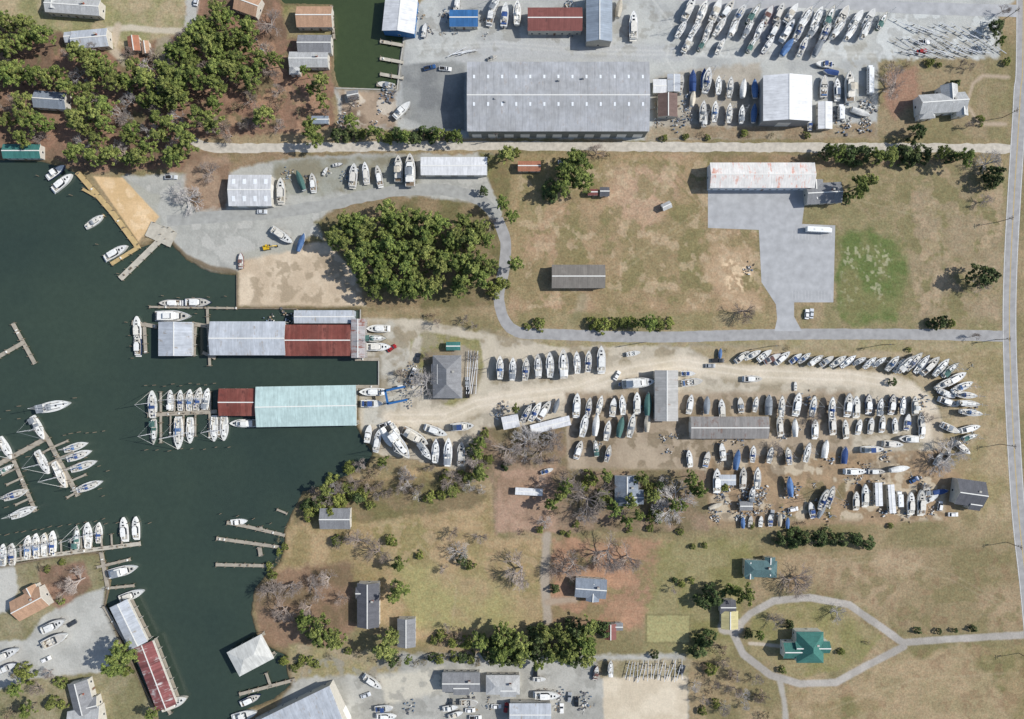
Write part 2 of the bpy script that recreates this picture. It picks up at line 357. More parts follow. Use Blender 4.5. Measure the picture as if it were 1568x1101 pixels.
nt.links.new(c,b.inputs['Base Color']); b.inputs['Roughness'].default_value=.95; b.inputs['Specular IOR Level'].default_value=.1
bp=nd(nt,'ShaderNodeBump'); bp.inputs['Distance'].default_value=.25; bp.inputs['Strength'].default_value=.5
nt.links.new(n1,bp.inputs['Height']); nt.links.new(bp.outputs[0],b.inputs['Normal'])
me.materials.append(m); ob('ground',me)
# water
m,nt,b=newmat('creek_water')
tc=nd(nt,'ShaderNodeTexCoord'); o=tc.outputs['Object']
c=mixc(nt,mr(nt,noise(nt,o,.012,4,.6),.35,.65,0,1),lin((50,63,56)),lin((59,72,61)))
sp=nd(nt,'ShaderNodeSeparateXYZ'); nt.links.new(o,sp.inputs[0])
c=mixc(nt,mr(nt,sp.outputs[1],95,125,0,1),c,lin((62,74,48)))
c=scalecol(nt,c,mr(nt,noise(nt,o,.4,4,.7),.3,.7,.92,1.08))
nt.links.new(c,b.inputs['Base Color']); b.inputs['Roughness'].default_value=.12
bp=nd(nt,'ShaderNodeBump'); bp.inputs['Distance'].default_value=.12; bp.inputs['Strength'].default_value=.3
nt.links.new(noise(nt,o,1.6,4,.6),bp.inputs['Height']); nt.links.new(bp.outputs[0],b.inputs['Normal'])
mb=MB(); mb.add([(-6000,-6000,-.45),(6000,-6000,-.45),(6000,6000,-.45),(-6000,6000,-.45)],[(0,1,2,3)])
ob('water',mb.mesh('water',[m]))
# ---------------------------------------------------------------- roads
def resample(pts,step=3.0,smooth=True):
    p=[Vector((a,b_)) for a,b_ in pts]; out=[]
    for i in range(len(p)-1):
        p0=p[max(i-1,0)];p1=p[i];p2=p[i+1];p3=p[min(i+2,len(p)-1)]
        n=max(2,int((p2-p1).length/step))
        for j in range(n):
            t=j/n
            out.append(.5*((2*p1)+(p2-p0)*t+(2*p0-5*p1+4*p2-p3)*t*t+(3*p1-p0-3*p2+p3)*t**3) if smooth else p1.lerp(p2,t))
    out.append(p[-1]); return out
def strip(name,pts,w,mat,z=.012,jit=.0,off=0.0,smooth=True,step=2.5):
    wp=[P(*a) for a in pts]; c=resample(wp,step,smooth); mb=MB(); vs=[]
    for i,p in enumerate(c):
        t=(c[min(i+1,len(c)-1)]-c[max(i-1,0)]).normalized(); n=Vector((-t.y,t.x))
        a=p+n*(off+w/2+R.uniform(-jit,jit)); b_=p+n*(off-w/2+R.uniform(-jit,jit))
        vs+=[(a.x,a.y,z),(b_.x,b_.y,z)]
    mb.add(vs,[(2*i,2*i+1,2*i+3,2*i+2) for i in range(len(c)-1)])
    return ob(name,mb.mesh(name,[mat]))
asph=pmat('worn_asphalt',(156,155,154),.9,.15,.35,spec=.1)
asph2=pmat('pale_asphalt',(168,169,170),.9,.14,.25,spec=.1)
grv=pmat('gravel_surface',(188,181,168),.95,.18,.5,spec=.1)
yel=pmat('yellow_road_paint',(190,160,80),.8,.2,2); wht=pmat('white_road_paint',(220,220,215),.8,.2,2)
hw=[(1568,-900),(1567,0),(1562,150),(1553,300),(1547,420),(1546,520),(1551,650),(1560,790),(1572,900),(1592,1101),(1640,1500)]
strip('highway',hw,6.4,asph,.024)
for s in (-.14,.14): strip('yellow_centre_line',hw,.14,yel,.03,off=s)
for s in (-2.9,2.9): strip('white_edge_line',hw,.16,wht,.03,off=s)
mid=[(256,338),(330,332),(420,326),(500,314),(560,300),(620,291),(690,292),(735,306),(762,335),(774,370),(772,410),(764,450),(770,485),(792,508),(850,512),(1000,516),(1200,512),(1400,512),(1545,515)]
strip('asphalt_road',mid[:9],5.4,pmat('lane_asphalt',(158,158,153),.95,.14,.4,spec=.1),.012,.3)
strip('asphalt_road',mid[8:],5.0,asph,.016,.14)
strip('gravel_road',[(292,214),(330,226),(450,226),(700,223),(900,224),(1200,226),(1400,226),(1555,228)],4.2,grv,.012,.35)
strip('asphalt_road',[(1000,-22),(1100,2),(1250,3),(1400,12),(1568,17)],5.6,asph2,.016,.1)
mb=MB(); pl=[(1084,289),(1231,289),(1232,312),(1228,343),(1279,345),(1276,463),(1216,463),(1216,485),(1228,507),(1186,507),(1190,488),(1188,466),(1166,432),(1162,352),(1084,349)]
mb.add([(*P(x,y),.02) for x,y in pl],[tuple(range(len(pl)-1,-1,-1))])
ob('parking_lot',mb.mesh('parking_lot',[asph2]))
mb=MB()
for i in range(13): 
    x,y=P(1213+i*5,452); mb.box((x,y,.03),(.12,4.2,.008))
    x,y=P(1213+i*5,360); mb.box((x,y,.03),(.12,4.2,.008))
ob('parking_bay_lines',mb.mesh('parking_bay_lines',[pmat('faded_line_paint',(188,188,186),.8,.2,2)]))
# ---------------------------------------------------------------- buildings
glass=pmat('window_glass',(40,48,56),.12,.2,1); trim=pmat('white_trim',(222,221,215),.6,.06,1)
def wallm(rgb): return pmat('wall_%d_%d_%d'%rgb,rgb,.8,.1,.7)
doorm=pmat('door_paint',(120,96,80),.6,.1,2)
concrete=pmat('concrete',(170,168,160),.9,.12,.8)
def part(par,lx,ly,rz,L,W,h,kind,rm,wm,pitch,sky=0,openw=False,base=0.0,big=False,oh=.35,ridgecap=True):
    rise=pitch*W/2; mb=MB()
    e=oh; l=L/2;w=W/2; T=.18
    if kind=='hip':
        r=max(l-w,0.05)
        top=[(-l,-w,h),(l,-w,h),(l,w,h),(-l,w,h),(-r,0,h+rise),(r,0,h+rise)]
        mb.add(top,[(0,1,5,4),(1,2,5),(2,3,4,5),(3,0,4)])
        mb.add([(-l,-w,h-T),(l,-w,h-T),(l,w,h-T),(-l,w,h-T),(-l,-w,h),(l,-w,h),(l,w,h),(-l,w,h)],[(0,3,2,1),(0,1,5,4),(1,2,6,5),(2,3,7,6),(3,0,4,7)],1)
    else:
        cs=[(-w,h),(0,h+rise),(w,h),(w,h-T),(0,h+rise-T),(-w,h-T)]
        a=[(-l,y,z) for y,z in cs]; b_=[(l,y,z) for y,z in cs]
        mb.add(a+b_,[(0,6,7,1),(1,7,8,2)],0)
        mb.add(a+b_,[(2,8,9,3),(3,9,10,4),(4,10,11,5),(5,11,6,0),(0,1,4,5),(1,2,3,4),(6,11,10,7),(7,10,9,8)],1)
        if ridgecap: mb.box((0,0,h+rise+.03),(L-.1,.45,.1),1)
    if sky:
        sl=math.atan2(rise,w)
        n,ssx,ssy,rows=sky
        for i in range(n):
            x=-l+L*(i+.5)/n
            for y in rows:
                yy=y*w; z=h+rise*(1-abs(y))+.05
                mb.box((x,yy,z),(ssx,ssy,.08),2,rx=(-sl if yy>0 else sl))
    ob('roof',mb.mesh('roof',[rm,trim,pmat('skylight_panel',(226,230,232),.4,.05,1)]),(lx,ly,0),rz,parent=par)
    mw=MB(); a=l-e;c_=w-e; hw_=h-T-.02
    if openw:
        n=max(2,int(L/5))
        for i in range(n+1):
            x=-a+2*a*i/n
            for y in (-c_,c_):
                mw.cyl((x,y,-2.5),(x,y,hw_),.16,.16,6,0)
        for y in (-c_,c_): mw.box((0,y,hw_-.9),(2*a,.08,1.8),1)
        mw.box((-a,0,hw_-.5),(.08,2*c_-.2,1.0),1); mw.box((a,0,hw_-.5),(.08,2*c_-.2,1.0),1)
        for y in (-c_+.9,c_-.9): mw.box((0,y,.3),(2*a,1.3,.15),2)
        ob('posts_and_siding',mw.mesh('posts',[concrete,wm,pmat('dock_timber',(158,150,136),.9,.15,.6)]),(lx,ly,0),rz,parent=par)
    else:
        if kind=='gable':
            gz=hw_+rise*c_/w
            mw.add([(-a,-c_,-.1),(a,-c_,-.1),(a,c_,-.1),(-a,c_,-.1),(-a,-c_,hw_),(a,-c_,hw_),(a,c_,hw_),(-a,c_,hw_),(-a,0,gz),(a,0,gz)],[(0,1,5,4),(2,3,7,6),(1,2,6,9,5),(3,0,4,8,7)])
        else:
            mw.box((0,0,hw_/2-.05),(2*a,2*c_,hw_+.1))
        ob('walls',mw.mesh('walls',[wm]),(lx,ly,0),rz,parent=par)
        md=MB()
        n=max(1,int(2*a/(7 if big else 3.2)))
        for i in range(n):
            x=-a+2*a*(i+.5)/n
            for s in (-1,1):
                if big and s<0:
                    md.box((x,s*(c_+.03),min(2.2,hw_*.4)),(4.2,.08,min(4.4,hw_*.8)),1)
                elif not big and i==n//2 and s<0:
                    md.box((x,s*(c_+.03),1.05),(1.0,.08,2.1),2)
                else:
                    zc=min(1.6,hw_*.62)
                    md.box((x,s*(c_+.02),zc),(1.25,.06,1.25),1); md.box((x,s*(c_+.04),zc),(1.0,.08,1.0),0)
        for s in (-1,1):
            if big: md.box((s*(a+.03),0,min(2.4,hw_*.42)),(.08,min(6,c_),min(4.8,hw_*.84)),1)
            else:
                md.box((s*(a+.02),0,1.6),(.06,1.25,1.25),1); md.box((s*(a+.04),0,1.6),(.08,1.0,1.0),0)
        ob('windows_and_doors',md.mesh('windows',[glass,trim,doorm]),(lx,ly,0),rz,parent=par)
def bld(name,cx,cy,w,d,h,rm,wm=(190,186,176),ang=0,kind='gable',pitch=.3,sky=0,openw=False,big=False,wings=(),oh=.35,vents=0,ridge=None,chim=None):
    hh=h+pitch*min(w,d)*S/4
    x,y=P(cx,cy,hh); k=(H-hh)/H
    W=w*S*k; D=d*S*k; a=math.radians(ang)
    par=bpy.data.objects.new(name,None); COL.objects.link(par); par.location=(x,y,0); par.rotation_euler=(0,0,a)
    par.empty_display_size=1
    wmm=wallm(wm)
    if (D>W and ridge is None) or ridge=='y': part(par,0,0,math.pi/2,D,W,h,kind,rm,wmm,pitch,sky,openw,big=big,oh=oh)
    else: part(par,0,0,0,W,D,h,kind,rm,wmm,pitch,sky,openw,big=big,oh=oh)
    for (dx,dy,ww,dd,hf,kd) in wings:
        Wd=ww*S;Dd=dd*S
        if Dd>Wd: part(par,dx*S,-dy*S,math.pi/2,Dd,Wd,h*hf,kd,rm,wmm,pitch,oh=oh)
        else: part(par,dx*S,-dy*S,0,Wd,Dd,h*hf,kd,rm,wmm,pitch,oh=oh)
    if wings and not openw:
        mb=MB(); mb.box((W*.22,D*.12,h+1.0),(.9,.7,3.0),0); mb.box((W*.22,D*.12,h+2.55),(1.1,.9,.15),1)
        ob('chimney',mb.mesh('chimney',[pmat('brick_chimney',(140,84,70),.9,.15,2),concrete]),parent=par)
    if vents:
        mb=MB()
        for i in range(vents):
            vx=R.uniform(-W*.4,W*.4);vy=R.uniform(-D*.3,D*.3)
            mb.box((vx,vy,h+pitch*min(W,D)/2*.6+.5),(.7,.7,1.3),0)
        ob('roof_vents',mb.mesh('vents',[pmat('vent_metal',(150,150,150),.5,.1,1)]),parent=par)
    return par
def rb(name,x0,y0,x1,y1,h,rm,**k): return bld(name,(x0+x1)/2,(y0+y1)/2,x1-x0,y1-y0,h,rm,**k)
WG=roofmat('roof_grey_metal',(160,161,162),'metal',.22,(150,143,137),panel=3.2,tint=.03,c2=(172,174,177))
WW=roofmat('roof_white_metal',(216,217,218),'metal',.12,(186,186,183),panel=1.5,tint=.03)
WR=roofmat('roof_white_rusty',(222,219,214),'metal',.4,(202,148,130),panel=1.2,tint=.03)
LG=roofmat('roof_pale_blue_metal',(182,187,193),'metal',.28,(150,143,135),panel=1.4,tint=.08)
RS=roofmat('roof_rust_red',(118,66,58),'metal',.45,(98,58,52),panel=1.0,tint=.2,c2=(136,84,74))
RM=roofmat('roof_rust_mixed',(170,166,165),'metal',.55,(126,84,72),panel=1.0,tint=.12)
MT=roofmat('roof_mint_metal',(180,201,198),'metal',.1,(168,185,180),panel=1.6,tint=.03)
SG=roofmat('roof_shingle_grey',(130,131,133),'shingle')
SD=roofmat('roof_shingle_dark',(94,95,100),'shingle')
SL=roofmat('roof_shingle_slate_blue',(128,137,148),'shingle')
ST=roofmat('roof_shingle_tan',(178,144,118),'shingle')
SW=roofmat('roof_shingle_light',(176,177,176),'shingle')
SO=roofmat('roof_shingle_rust',(166,114,90),'shingle')
TG=roofmat('roof_teal',(66,118,112),'metal',.1,(110,140,130),panel=.9)
BL=roofmat('roof_blue',(56,104,154),'metal',.1,(110,150,180),panel=.9)
BR=roofmat('roof_brown_red',(128,80,74),'metal',.3,(100,66,62),panel=1.0)
GB=roofmat('roof_grey_blue',(140,151,163),'metal',.1,(120,120,120),panel=1.0)
# north yard
rb('warehouse',715,93,995,200,9.5,WG,wm=(120,124,120),pitch=.12,sky=(13,.9,1.6,(-.25,.55)),big=True,vents=4)
rb('white_workshop',1170,114,1245,184,8,WW,wm=(150,150,150),pitch=.2,big=True,ridge='y')
rb('red_roof_shed',808,10,892,46,5,BR,pitch=.3)
rb('blue_grey_shed',898,-14,938,62,6,GB,pitch=.3)
rb('blue_roof_shed',688,14,732,40,3.5,BL,pitch=.25)
bld('boat_house',612,20,50,56,5,WW,ang=-6,wm=(60,110,160),pitch=.25)
rb('storage_shed',1253,155,1275,197,3.2,WW,pitch=.15)
rb('brown_roof_shed',1008,142,1038,178,3.5,roofmat('roof_brown_shingle',(112,94,88),'shingle'),pitch=.35)
rb('storage_shed',1000,121,1021,142,3,WW,pitch=.1)
rb('storage_shed',1022,113,1042,140,3,LG,pitch=.1)
bld('white_farmhouse',1446,156,72,30,5,SW,wm=(220,220,215),pitch=.6,ang=4,wings=((12,-12,26,30,.98,'gable'),(-22,12,24,18,.8,'hip'),(30,6,18,30,.9,'gable')))
# NW houses
rb('tan_roof_house',453,8,508,40,4,ST,pitch=.4)
rb('grey_roof_house',455,52,507,80,4,SG,pitch=.4)
bld('grey_roof_house',472,90,60,24,4,SW,pitch=.4,wings=((-22,14,16,16,.9,'hip'),))
bld('white_roof_house',136,58,56,28,4,LG,ang=5,pitch=.35,wings=((-28,-6,22,16,.9,'gable'),))
bld('grey_roof_house',75,152,50,26,4,SL,ang=-4,pitch=.4)
bld('teal_roof_boathouse',32,231,58,22,3.5,TG,ang=0,pitch=.3)
bld('large_house',110,8,84,24,4.5,SW,ang=-4,pitch=.4,wings=((-30,-8,26,30,.95,'gable'),))
bld('garden_shed',204,66,18,24,2.8,SO,ang=8,pitch=.4)
bld('garden_shed',222,72,12,20,2.6,ST,ang=8,pitch=.4)
bld('tan_roof_house',378,4,38,30,4,ST,pitch=.4,ang=-20)
bld('tool_shed',540,145,18,14,2.6,SG,ang=10)
bld('tool_shed',490,183,26,12,2.8,GB,ang=0)
# yard two
rb('metal_shed',349,267,415,315,4.5,roofmat('roof_grey_skylit',(198,199,200),'metal',.1,(158,156,152),panel=1.2),pitch=.2,sky=(4,1.4,2.4,(-.55,.55)),big=True)
rb('long_white_shed',644,240,746,268,4,WW,pitch=.15,big=True)
rb('small_barn',793,246,828,262,3,SO,pitch=.35)
rb('church_hall',1088,248,1249,287,6,WR,wm=(215,218,222),pitch=.3,ridge='x')
bld('grey_annex',1263,295,54,32,4,SG,ang=3,pitch=.35,wings=((-12,-6,24,30,.92,'gable'),))
rb('open_shed',845,405,927,441,4.5,roofmat('roof_weathered_brown',(124,119,112),'metal',.2,(104,96,89),panel=1.0),wm=(110,104,96),pitch=.25)
bld('garden_shed',926,293,15,14,3,SD,ang=0,pitch=.5); bld('garden_shed',908,294,16,10,2.6,BR,pitch=.4)
bld('well_house',1021,315,15,11,2.4,SW,ang=25,pitch=.5)
# covered docks
bld('covered_boat_shed',378,518,116,52,6.5,LG,wm=(170,174,178),pitch=.18,openw=True,oh=.3)
bld('rusty_boat_shed',486,521,102,48,6.0,RS,wm=(130,110,104),pitch=.18,openw=True,oh=.3)
bld('workshop_shed',548,518,21,60,6.6,RM,wm=(150,146,144),pitch=.2,oh=.2)
bld('workshop_shed',496,485,92,20,4.6,LG,wm=(160,170,180),pitch=.15,oh=.2)
bld('covered_slip',267,519,52,52,5,LG,wm=(180,182,184),pitch=.2,openw=True,oh=.3,ridge='y')
bld('rusty_boat_shed',362,616,56,42,5.4,RS,wm=(130,110,104),pitch=.15,openw=True,oh=.3)
bld('mint_roof_boat_shed',468,622,154,62,6.6,MT,wm=(190,205,204),ang=1,pitch=.14,openw=True,oh=.3)
# office etc
bld('marina_office',684,577,44,66,4.2,SG,wm=(200,198,190),kind='hip',pitch=.45,wings=((-14,-4,20,30,.9,'gable'),(14,24,18,18,.85,'hip')))
bld('garden_shed',694,530,22,13,2.8,TG,ang=0,pitch=.3)
bld('boat_repair_building',1021,606,36,78,5.5,roofmat('roof_old_repair',(164,163,160),'metal',.3,(136,122,112),panel=1.2),pitch=.25,big=True)
bld('old_garage_bays',1118,655,120,34,4.5,roofmat('roof_old_garage',(134,131,128),'metal',.4,(114,96,88),panel=1.1,tint=.14),pitch=.15,big=True)
bld('storage_shed',782,646,26,20,3,WW,ang=12,pitch=.15)
bld('long_storage_shed',843,651,62,15,3.2,WW,ang=14,pitch=.12)
bld('storage_container',810,753,42,11,2.8,WW,ang=-3,pitch=.04)
bld('grey_roof_house',960,752,36,46,4,SL,ang=0,pitch=.4,wings=((14,10,24,22,.9,'gable'),))
bld('dark_roof_house',1489,756,44,40,4.5,SD,ang=-8,kind='gable',pitch=.5,wings=((10,16,18,18,.9,'gable'),))
bld('storage_container',1346,757,11,36,2.8,WW,ang=2,pitch=.04); bld('storage_container',1366,764,10,44,2.8,WW,ang=4,pitch=.04)
bld('storage_container',1114,735,26,16,2.8,LG,ang=0,pitch=.04); bld('tarp_shed',1143,775,20,14,2.8,SG,ang=0,pitch=.2)
# south
rb('grey_roof_cottage',489,779,536,811,3.8,SG,pitch=.35)
rb('dark_roof_house',546,894,580,962,4.5,SD,pitch=.4,wings=((-6,-18,26,18,.9,'gable'),))
rb('grey_roof_cottage',608,948,636,992,3.8,SG,pitch=.35)
bld('grey_roof_house',905,902,48,30,4,SL,ang=-4,pitch=.4,wings=((4,6,20,28,.92,'gable'),))
bld('yellow_garage',1118,950,26,28,3.6,roofmat('roof_pale_yellow',(192,182,134),'metal',.1,(160,150,116),panel=1.0),pitch=.3)
bld('garage',1115,930,24,22,3.6,SD,pitch=.3)
bld('teal_roof_house',1166,872,50,26,4,roofmat('roof_teal_shingle',(84,110,112),'shingle'),wm=(200,190,160),pitch=.45,ang=-2,kind='hip',wings=((14,-4,16,28,.9,'gable'),(-16,3,14,26,.92,'gable')))
bld('teal_roof_farmhouse',1243,994,42,48,5.5,roofmat('roof_green_teal',(62,112,104),'shingle'),wm=(220,220,210),kind='hip',pitch=.6,wings=((-26,6,26,24,.85,'gable'),(4,0,52,18,.98,'gable')))
bld('brown_shed',935,968,18,24,3,BR,pitch=.4); bld('grey_shed',948,960,12,12,2.6,SG,pitch=.3)
bld('dock_house',382,1005,60,42,4.5,roofmat('roof_offwhite',(202,202,196),'metal',.1,(160,158,150),panel=1.2),ang=28,kind='hip',pitch=.3,openw=True)
bld('long_boat_shed',196,957,30,72,5,LG,ang=26,pitch=.2,openw=True,oh=.3)
bld('long_boat_shed',236,1036,32,104,5.1,roofmat('roof_rust_streaked',(132,82,80),'metal',.4,(184,178,175),panel=1.3,tint=.3),ang=21,pitch=.2,openw=True,oh=.3)
bld('tan_roof_house',42,926,52,34,4,ST,ang=28,pitch=.45,wings=((10,-8,22,30,.9,'gable'),))
bld('grey_roof_house',122,1070,32,50,4,SG,ang=14,pitch=.45,wings=((10,16,24,24,.9,'gable'),))
bld('grey_roof_house',128,1104,50,34,4.2,SW,ang=10,pitch=.45)
bld('large_boat_warehouse',460,1136,150,112,7,LG,ang=26,pitch=.2,big=True)
bld('marina_store',706,1046,58,30,4,SG,ang=0,pitch=.35,wings=((0,8,24,24,.9,'gable'),))
bld('marina_store',770,1050,52,30,4,SW,ang=0,kind='hip',pitch=.35,wings=((8,8,24,22,.9,'gable'),))
bld('white_workshop',812,1094,64,32,5,LG,pitch=.2,big=True)
# ---------------------------------------------------------------- boats
HW=[(226,227,224),(214,217,220),(200,200,196),(232,232,230),(52,66,96),(70,90,78),(118,56,54),(214,206,190)]
CV=[(48,74,124),(218,218,214),(80,110,152),(124,130,136),(72,106,100),(108,78,72),(186,178,162),(40,52,78)]
def hwid(t,kind):
    if kind=='s':
        return (.66+.34*math.sin(t/.45*math.pi/2)) if t<.45 else max(0.0,math.cos(((t-.45)/.55)**1.25*math.pi/2))**.85
    return (.88+.12*math.sin(t/.45*math.pi/2)) if t<.45 else max(0.0,1-((t-.45)/.55)**2.5)**.9
def boatmesh(name,kind,hull,cv,land,style,seed):
    r=random.Random(seed); mb=MB(); L=10.0
    sail=kind=='s'; B=3.1 if sail else 3.3; k='s' if sail else 'm'
    zs0=1.0 if sail else 1.15; n=14
    out=[];st=[]
    for i in range(n+1):
        t=i/n; x=-L/2+L*t; w=max(.03,B/2*hwid(t,k)); zs=zs0+(.35 if sail else .5)*t*t
        st.append((x,w,zs)); d=(.55 if sail else .4)
        rr=(1-.75*t**5)
        out.append([(x,-w,zs),(x-.05*t,-w*.94,.15),(x-.5*t**4,-w*.5,-d*rr),(x-.7*t**4,0,-d*rr-.15),(x-.5*t**4,w*.5,-d*rr),(x-.05*t,w*.94,.15),(x,w,zs)])
    for a,b_ in ((0,1),(5,6)): mb.loft([[o_[a],o_[b_]] for o_ in out],0)
    mb.loft([o_[1:6] for o_ in out],6)
    mb.add(out[0],[tuple(range(7))],0)
    ring=[]
    for x,w,zs in st:
        wi=max(.01,w-.12); ring.append([(x,-w,zs),(x,-wi,zs+.02),(x,-wi,zs-.08),(x,0,zs+.0),(x,wi,zs-.08),(x,wi,zs+.02),(x,w,zs)])
    mb.loft([q_[0:3] for q_ in ring],0); mb.loft([q_[4:7] for q_ in ring],0); mb.loft([q_[2:5] for q_ in ring],1)
    def plan(t0,t1,fr,z0,z1,mi,shr=.85,nn=6,side=None):
        lo=[];hi=[]
        for i in range(nn+1):
            t=t0+(t1-t0)*i/nn; x=-L/2+L*t; w=B/2*hwid(t,k)*fr
            if i==nn: w*=.75
            lo.append((x,w)); hi.append((-L/2+L*(t0+(t1-t0)*(.03+.94*i/nn)),w*shr))
        lo=lo+[(x,-y) for x,y in reversed(lo)]; hi=hi+[(x,-y) for x,y in reversed(hi)]
        N=len(lo)
        mb.add([(x,y,z0) for x,y in lo]+[(x,y,z1) for x,y in hi],[(i,(i+1)%N,N+(i+1)%N,N+i) for i in range(N)],side if side is not None else mi)
        mb.add([(x,y,z1) for x,y in hi],[tuple(range(N))],mi)
    if style=='tarp':
        rg=[]
        for i in range(9):
            t=.02+.96*i/8; x=-L/2+L*t; w=B/2*hwid(t,k)*1.02+.02; zz=zs0+.3*t*t
            hh=1.0*(math.sin(min(1,.35+t)*math.pi)*.6+.5)+r.uniform(-.1,.1)
            rg.append([(x,-w,zz-.15),(x,-w*.96,zz+.12),(x,-w*.4,zz+hh*.75),(x,0,zz+hh),(x,w*.4,zz+hh*.75),(x,w*.96,zz+.12),(x,w,zz-.15)])
        mb.loft(rg,3,cap=True)
    elif sail:
        plan(.36,.8,.58,zs0-.05,zs0+.5,2,.82)
        for s in (-1,1): mb.box((L*.06,s*B*.272,zs0+.26),(2.6,.04,.2),4,rx=s*.25)
        mb.box((L*.3,0,zs0+.32),(.6,.6,.12),4); mb.box((L*.1,0,zs0+.53),(.55,.55,.08),4)
        mb.box((-L*.3,0,zs0-.04),(2.8,1.1,.04),5)
        for s in (-1,1):
            mb.box((-L*.3,s*.82,zs0+.08),(2.9,.42,.26),2); mb.box((-L*.3,s*1.08,zs0+.18),(3.0,.1,.4),2)
        mb.cyl((-L*.38,0,zs0),(-L*.38,0,zs0+.8),.05,.05,5,4); mb.cyl((-L*.385,0,zs0+.7),(-L*.375,0,zs0+.7),.35,.35,10,4)
        rg=[]
        for x,hh,ww in ((-1.55,.95,1.05),(-.9,1.05,1.05),(-.45,.55,.95)):
            rg.append([(x,-ww,zs0+.3),(x,-ww*.8,zs0+hh),(x,0,zs0+hh+.12),(x,ww*.8,zs0+hh),(x,ww,zs0+.3)])
        if r.random()<.7: mb.loft(rg,3)
        if style=='bimini':
            rg=[[(x,-1.2,zs0+1.75),(x,0,zs0+1.95),(x,1.2,zs0+1.75)] for x in (-4.2,-3.1,-2.0)]
            mb.loft(rg,3)
            for x in (-4.1,-2.1):
                for s in (-1,1): mb.cyl((x,s*1.18,zs0),(x,s*1.18,zs0+1.75),.03,.03,4,4)
        if style!='nomast':
            mx=.55; mh=12.5
            mb.cyl((mx,0,zs0+.4),(mx,0,mh),.09,.06,6,7)
            mb.cyl((mx,0,zs0+1.5),(-3.6,0,zs0+1.6),.06,.06,5,7)
            mb.cyl((mx-.15,0,zs0+1.72),(-3.4,0,zs0+1.7),.2,.1,6,3)
            for z in (5.2,8.8): mb.box((mx,0,z),(.08,2.0 if z<6 else 1.4,.05),7)
            mb.cyl((L/2-.15,0,zs0+.5),(mx+.1,0,mh-.4),.08,.03,5,3 if r.random()<.4 else 2)
            mb.cyl((-L/2+.1,0,zs0+.1),(mx,0,mh),.02,.02,3,7)
            for s in (-1,1):
                mb.cyl((mx,s*B*.45,zs0+.1),(mx,s*1.0,5.2),.02,.02,3,7); mb.cyl((mx,s*1.0,5.2),(mx,s*.05,mh-.2),.02,.02,3,7)
        for s in (-1,1):
            pr=None
            for x,w,zs in st[2:-1:2]:
                mb.cyl((x,s*(w-.1),zs),(x,s*(w-.1),zs+.6),.02,.02,3,7)
                if pr: mb.cyl(pr,(x,s*(w-.1),zs+.6),.015,.015,3,7)
                pr=(x,s*(w-.1),zs+.6)
    else:
        if style=='cruiser':
            plan(.44,.86,.72,zs0-.05,zs0+.45,1,.8)
            plan(.26,.6,.74,zs0-.05,zs0+1.15,2,.8,side=4)
            plan(.2,.55,.7,zs0+1.15,zs0+1.25,2,.97)
            mb.box((-L*.37,0,zs0-.03),(2.3,2.4,.05),5)
            mb.box((-L*.29,.7,zs0+.25),(.6,.7,.5),2); mb.box((-L*.46,0,zs0+.2),(.4,2.2,.4),2)
            mb.box((L*.29,0,zs0+.5),(.6,.6,.08),4); mb.box((L*.16,0,zs0+.48),(.6,.9,.08),4)
            mb.box((-L*.53,0,.3),(.7,2.6,.1),2)
            mb.cyl((-L*.1,0,zs0+1.25),(-L*.12,0,zs0+2.4),.05,.03,5,7)
        elif style=='fly':
            plan(.16,.72,.78,zs0-.05,zs0+1.1,2,.88,side=2)
            for s in (-1,1): mb.box((-L*.04,s*B*.375,zs0+.75),(4.2,.06,.4),4,rx=s*.1)
            plan(.1,.62,.8,zs0+1.1,zs0+1.2,2,.98)
            plan(.3,.54,.55,zs0+1.2,zs0+1.9,2,.85)
            mb.box((L*.035,0,zs0+1.98),(.1,1.5,.5),4,ry=.4)
            mb.box((-L*.12,0,zs0+1.24),(1.5,1.7,.06),5)
            mb.box((-L*.1,0,zs0+1.5),(.5,1.2,.5),3)
            if r.random()<.7:
                rg=[[(x,-1.15,zs0+3.0),(x,0,zs0+3.15),(x,1.15,zs0+3.0)] for x in (-2.2,-1.2,0)]
                mb.loft(rg,3)
                for x in (-2.1,-.1):
                    for s in (-1,1): mb.cyl((x,s*1.1,zs0+1.2),(x,s*1.1,zs0+3),.03,.03,4,7)
            mb.box((-L*.43,0,zs0-.02),(1.2,2.4,.05),5)
            mb.box((L*.33,0,zs0+.38),(.7,.7,.1),4)
            mb.box((L*.235,0,zs0+.7),(.06,1.6,.45),4,ry=-.5)
        else:
            plan(.5,.9,.78,zs0-.05,zs0+.22,1,.9)
            mb.box((-L*.2,0,zs0-.02),(4.8,2.3,.05),5)
            for s in (-1,1):
                mb.box((-L*.02,s*.65,zs0+.35),(.5,.55,.65),2); mb.box((-L*.2,s*.65,zs0+.2),(.8,.55,.4),2)
            mb.box((-L*.4,0,zs0+.2),(.7,2.3,.42),3)
            mb.box((L*.06,0,zs0+.5),(.06,2.1,.55),4,ry=-.55)
            for s in (-1,1): mb.box((L*.0,s*1.15,zs0+.42),(1.2,.05,.4),4)
            if r.random()<.6:
                rg=[[(x,-1.2,zs0+1.7),(x,0,zs0+1.85),(x,1.2,zs0+1.7)] for x in (-1.8,-.6,.3)]
                mb.loft(rg,3)
                for x in (-1.7,.2):
                    for s in (-1,1): mb.cyl((x,s*1.1,zs0),(x,s*1.1,zs0+1.7),.03,.03,4,7)
            mb.box((-L*.53,0,zs0+.1),(.7,.5,.7),4,top=(.7,.8)); mb.box((-L*.53,0,.1),(.2,.15,1.4),4)
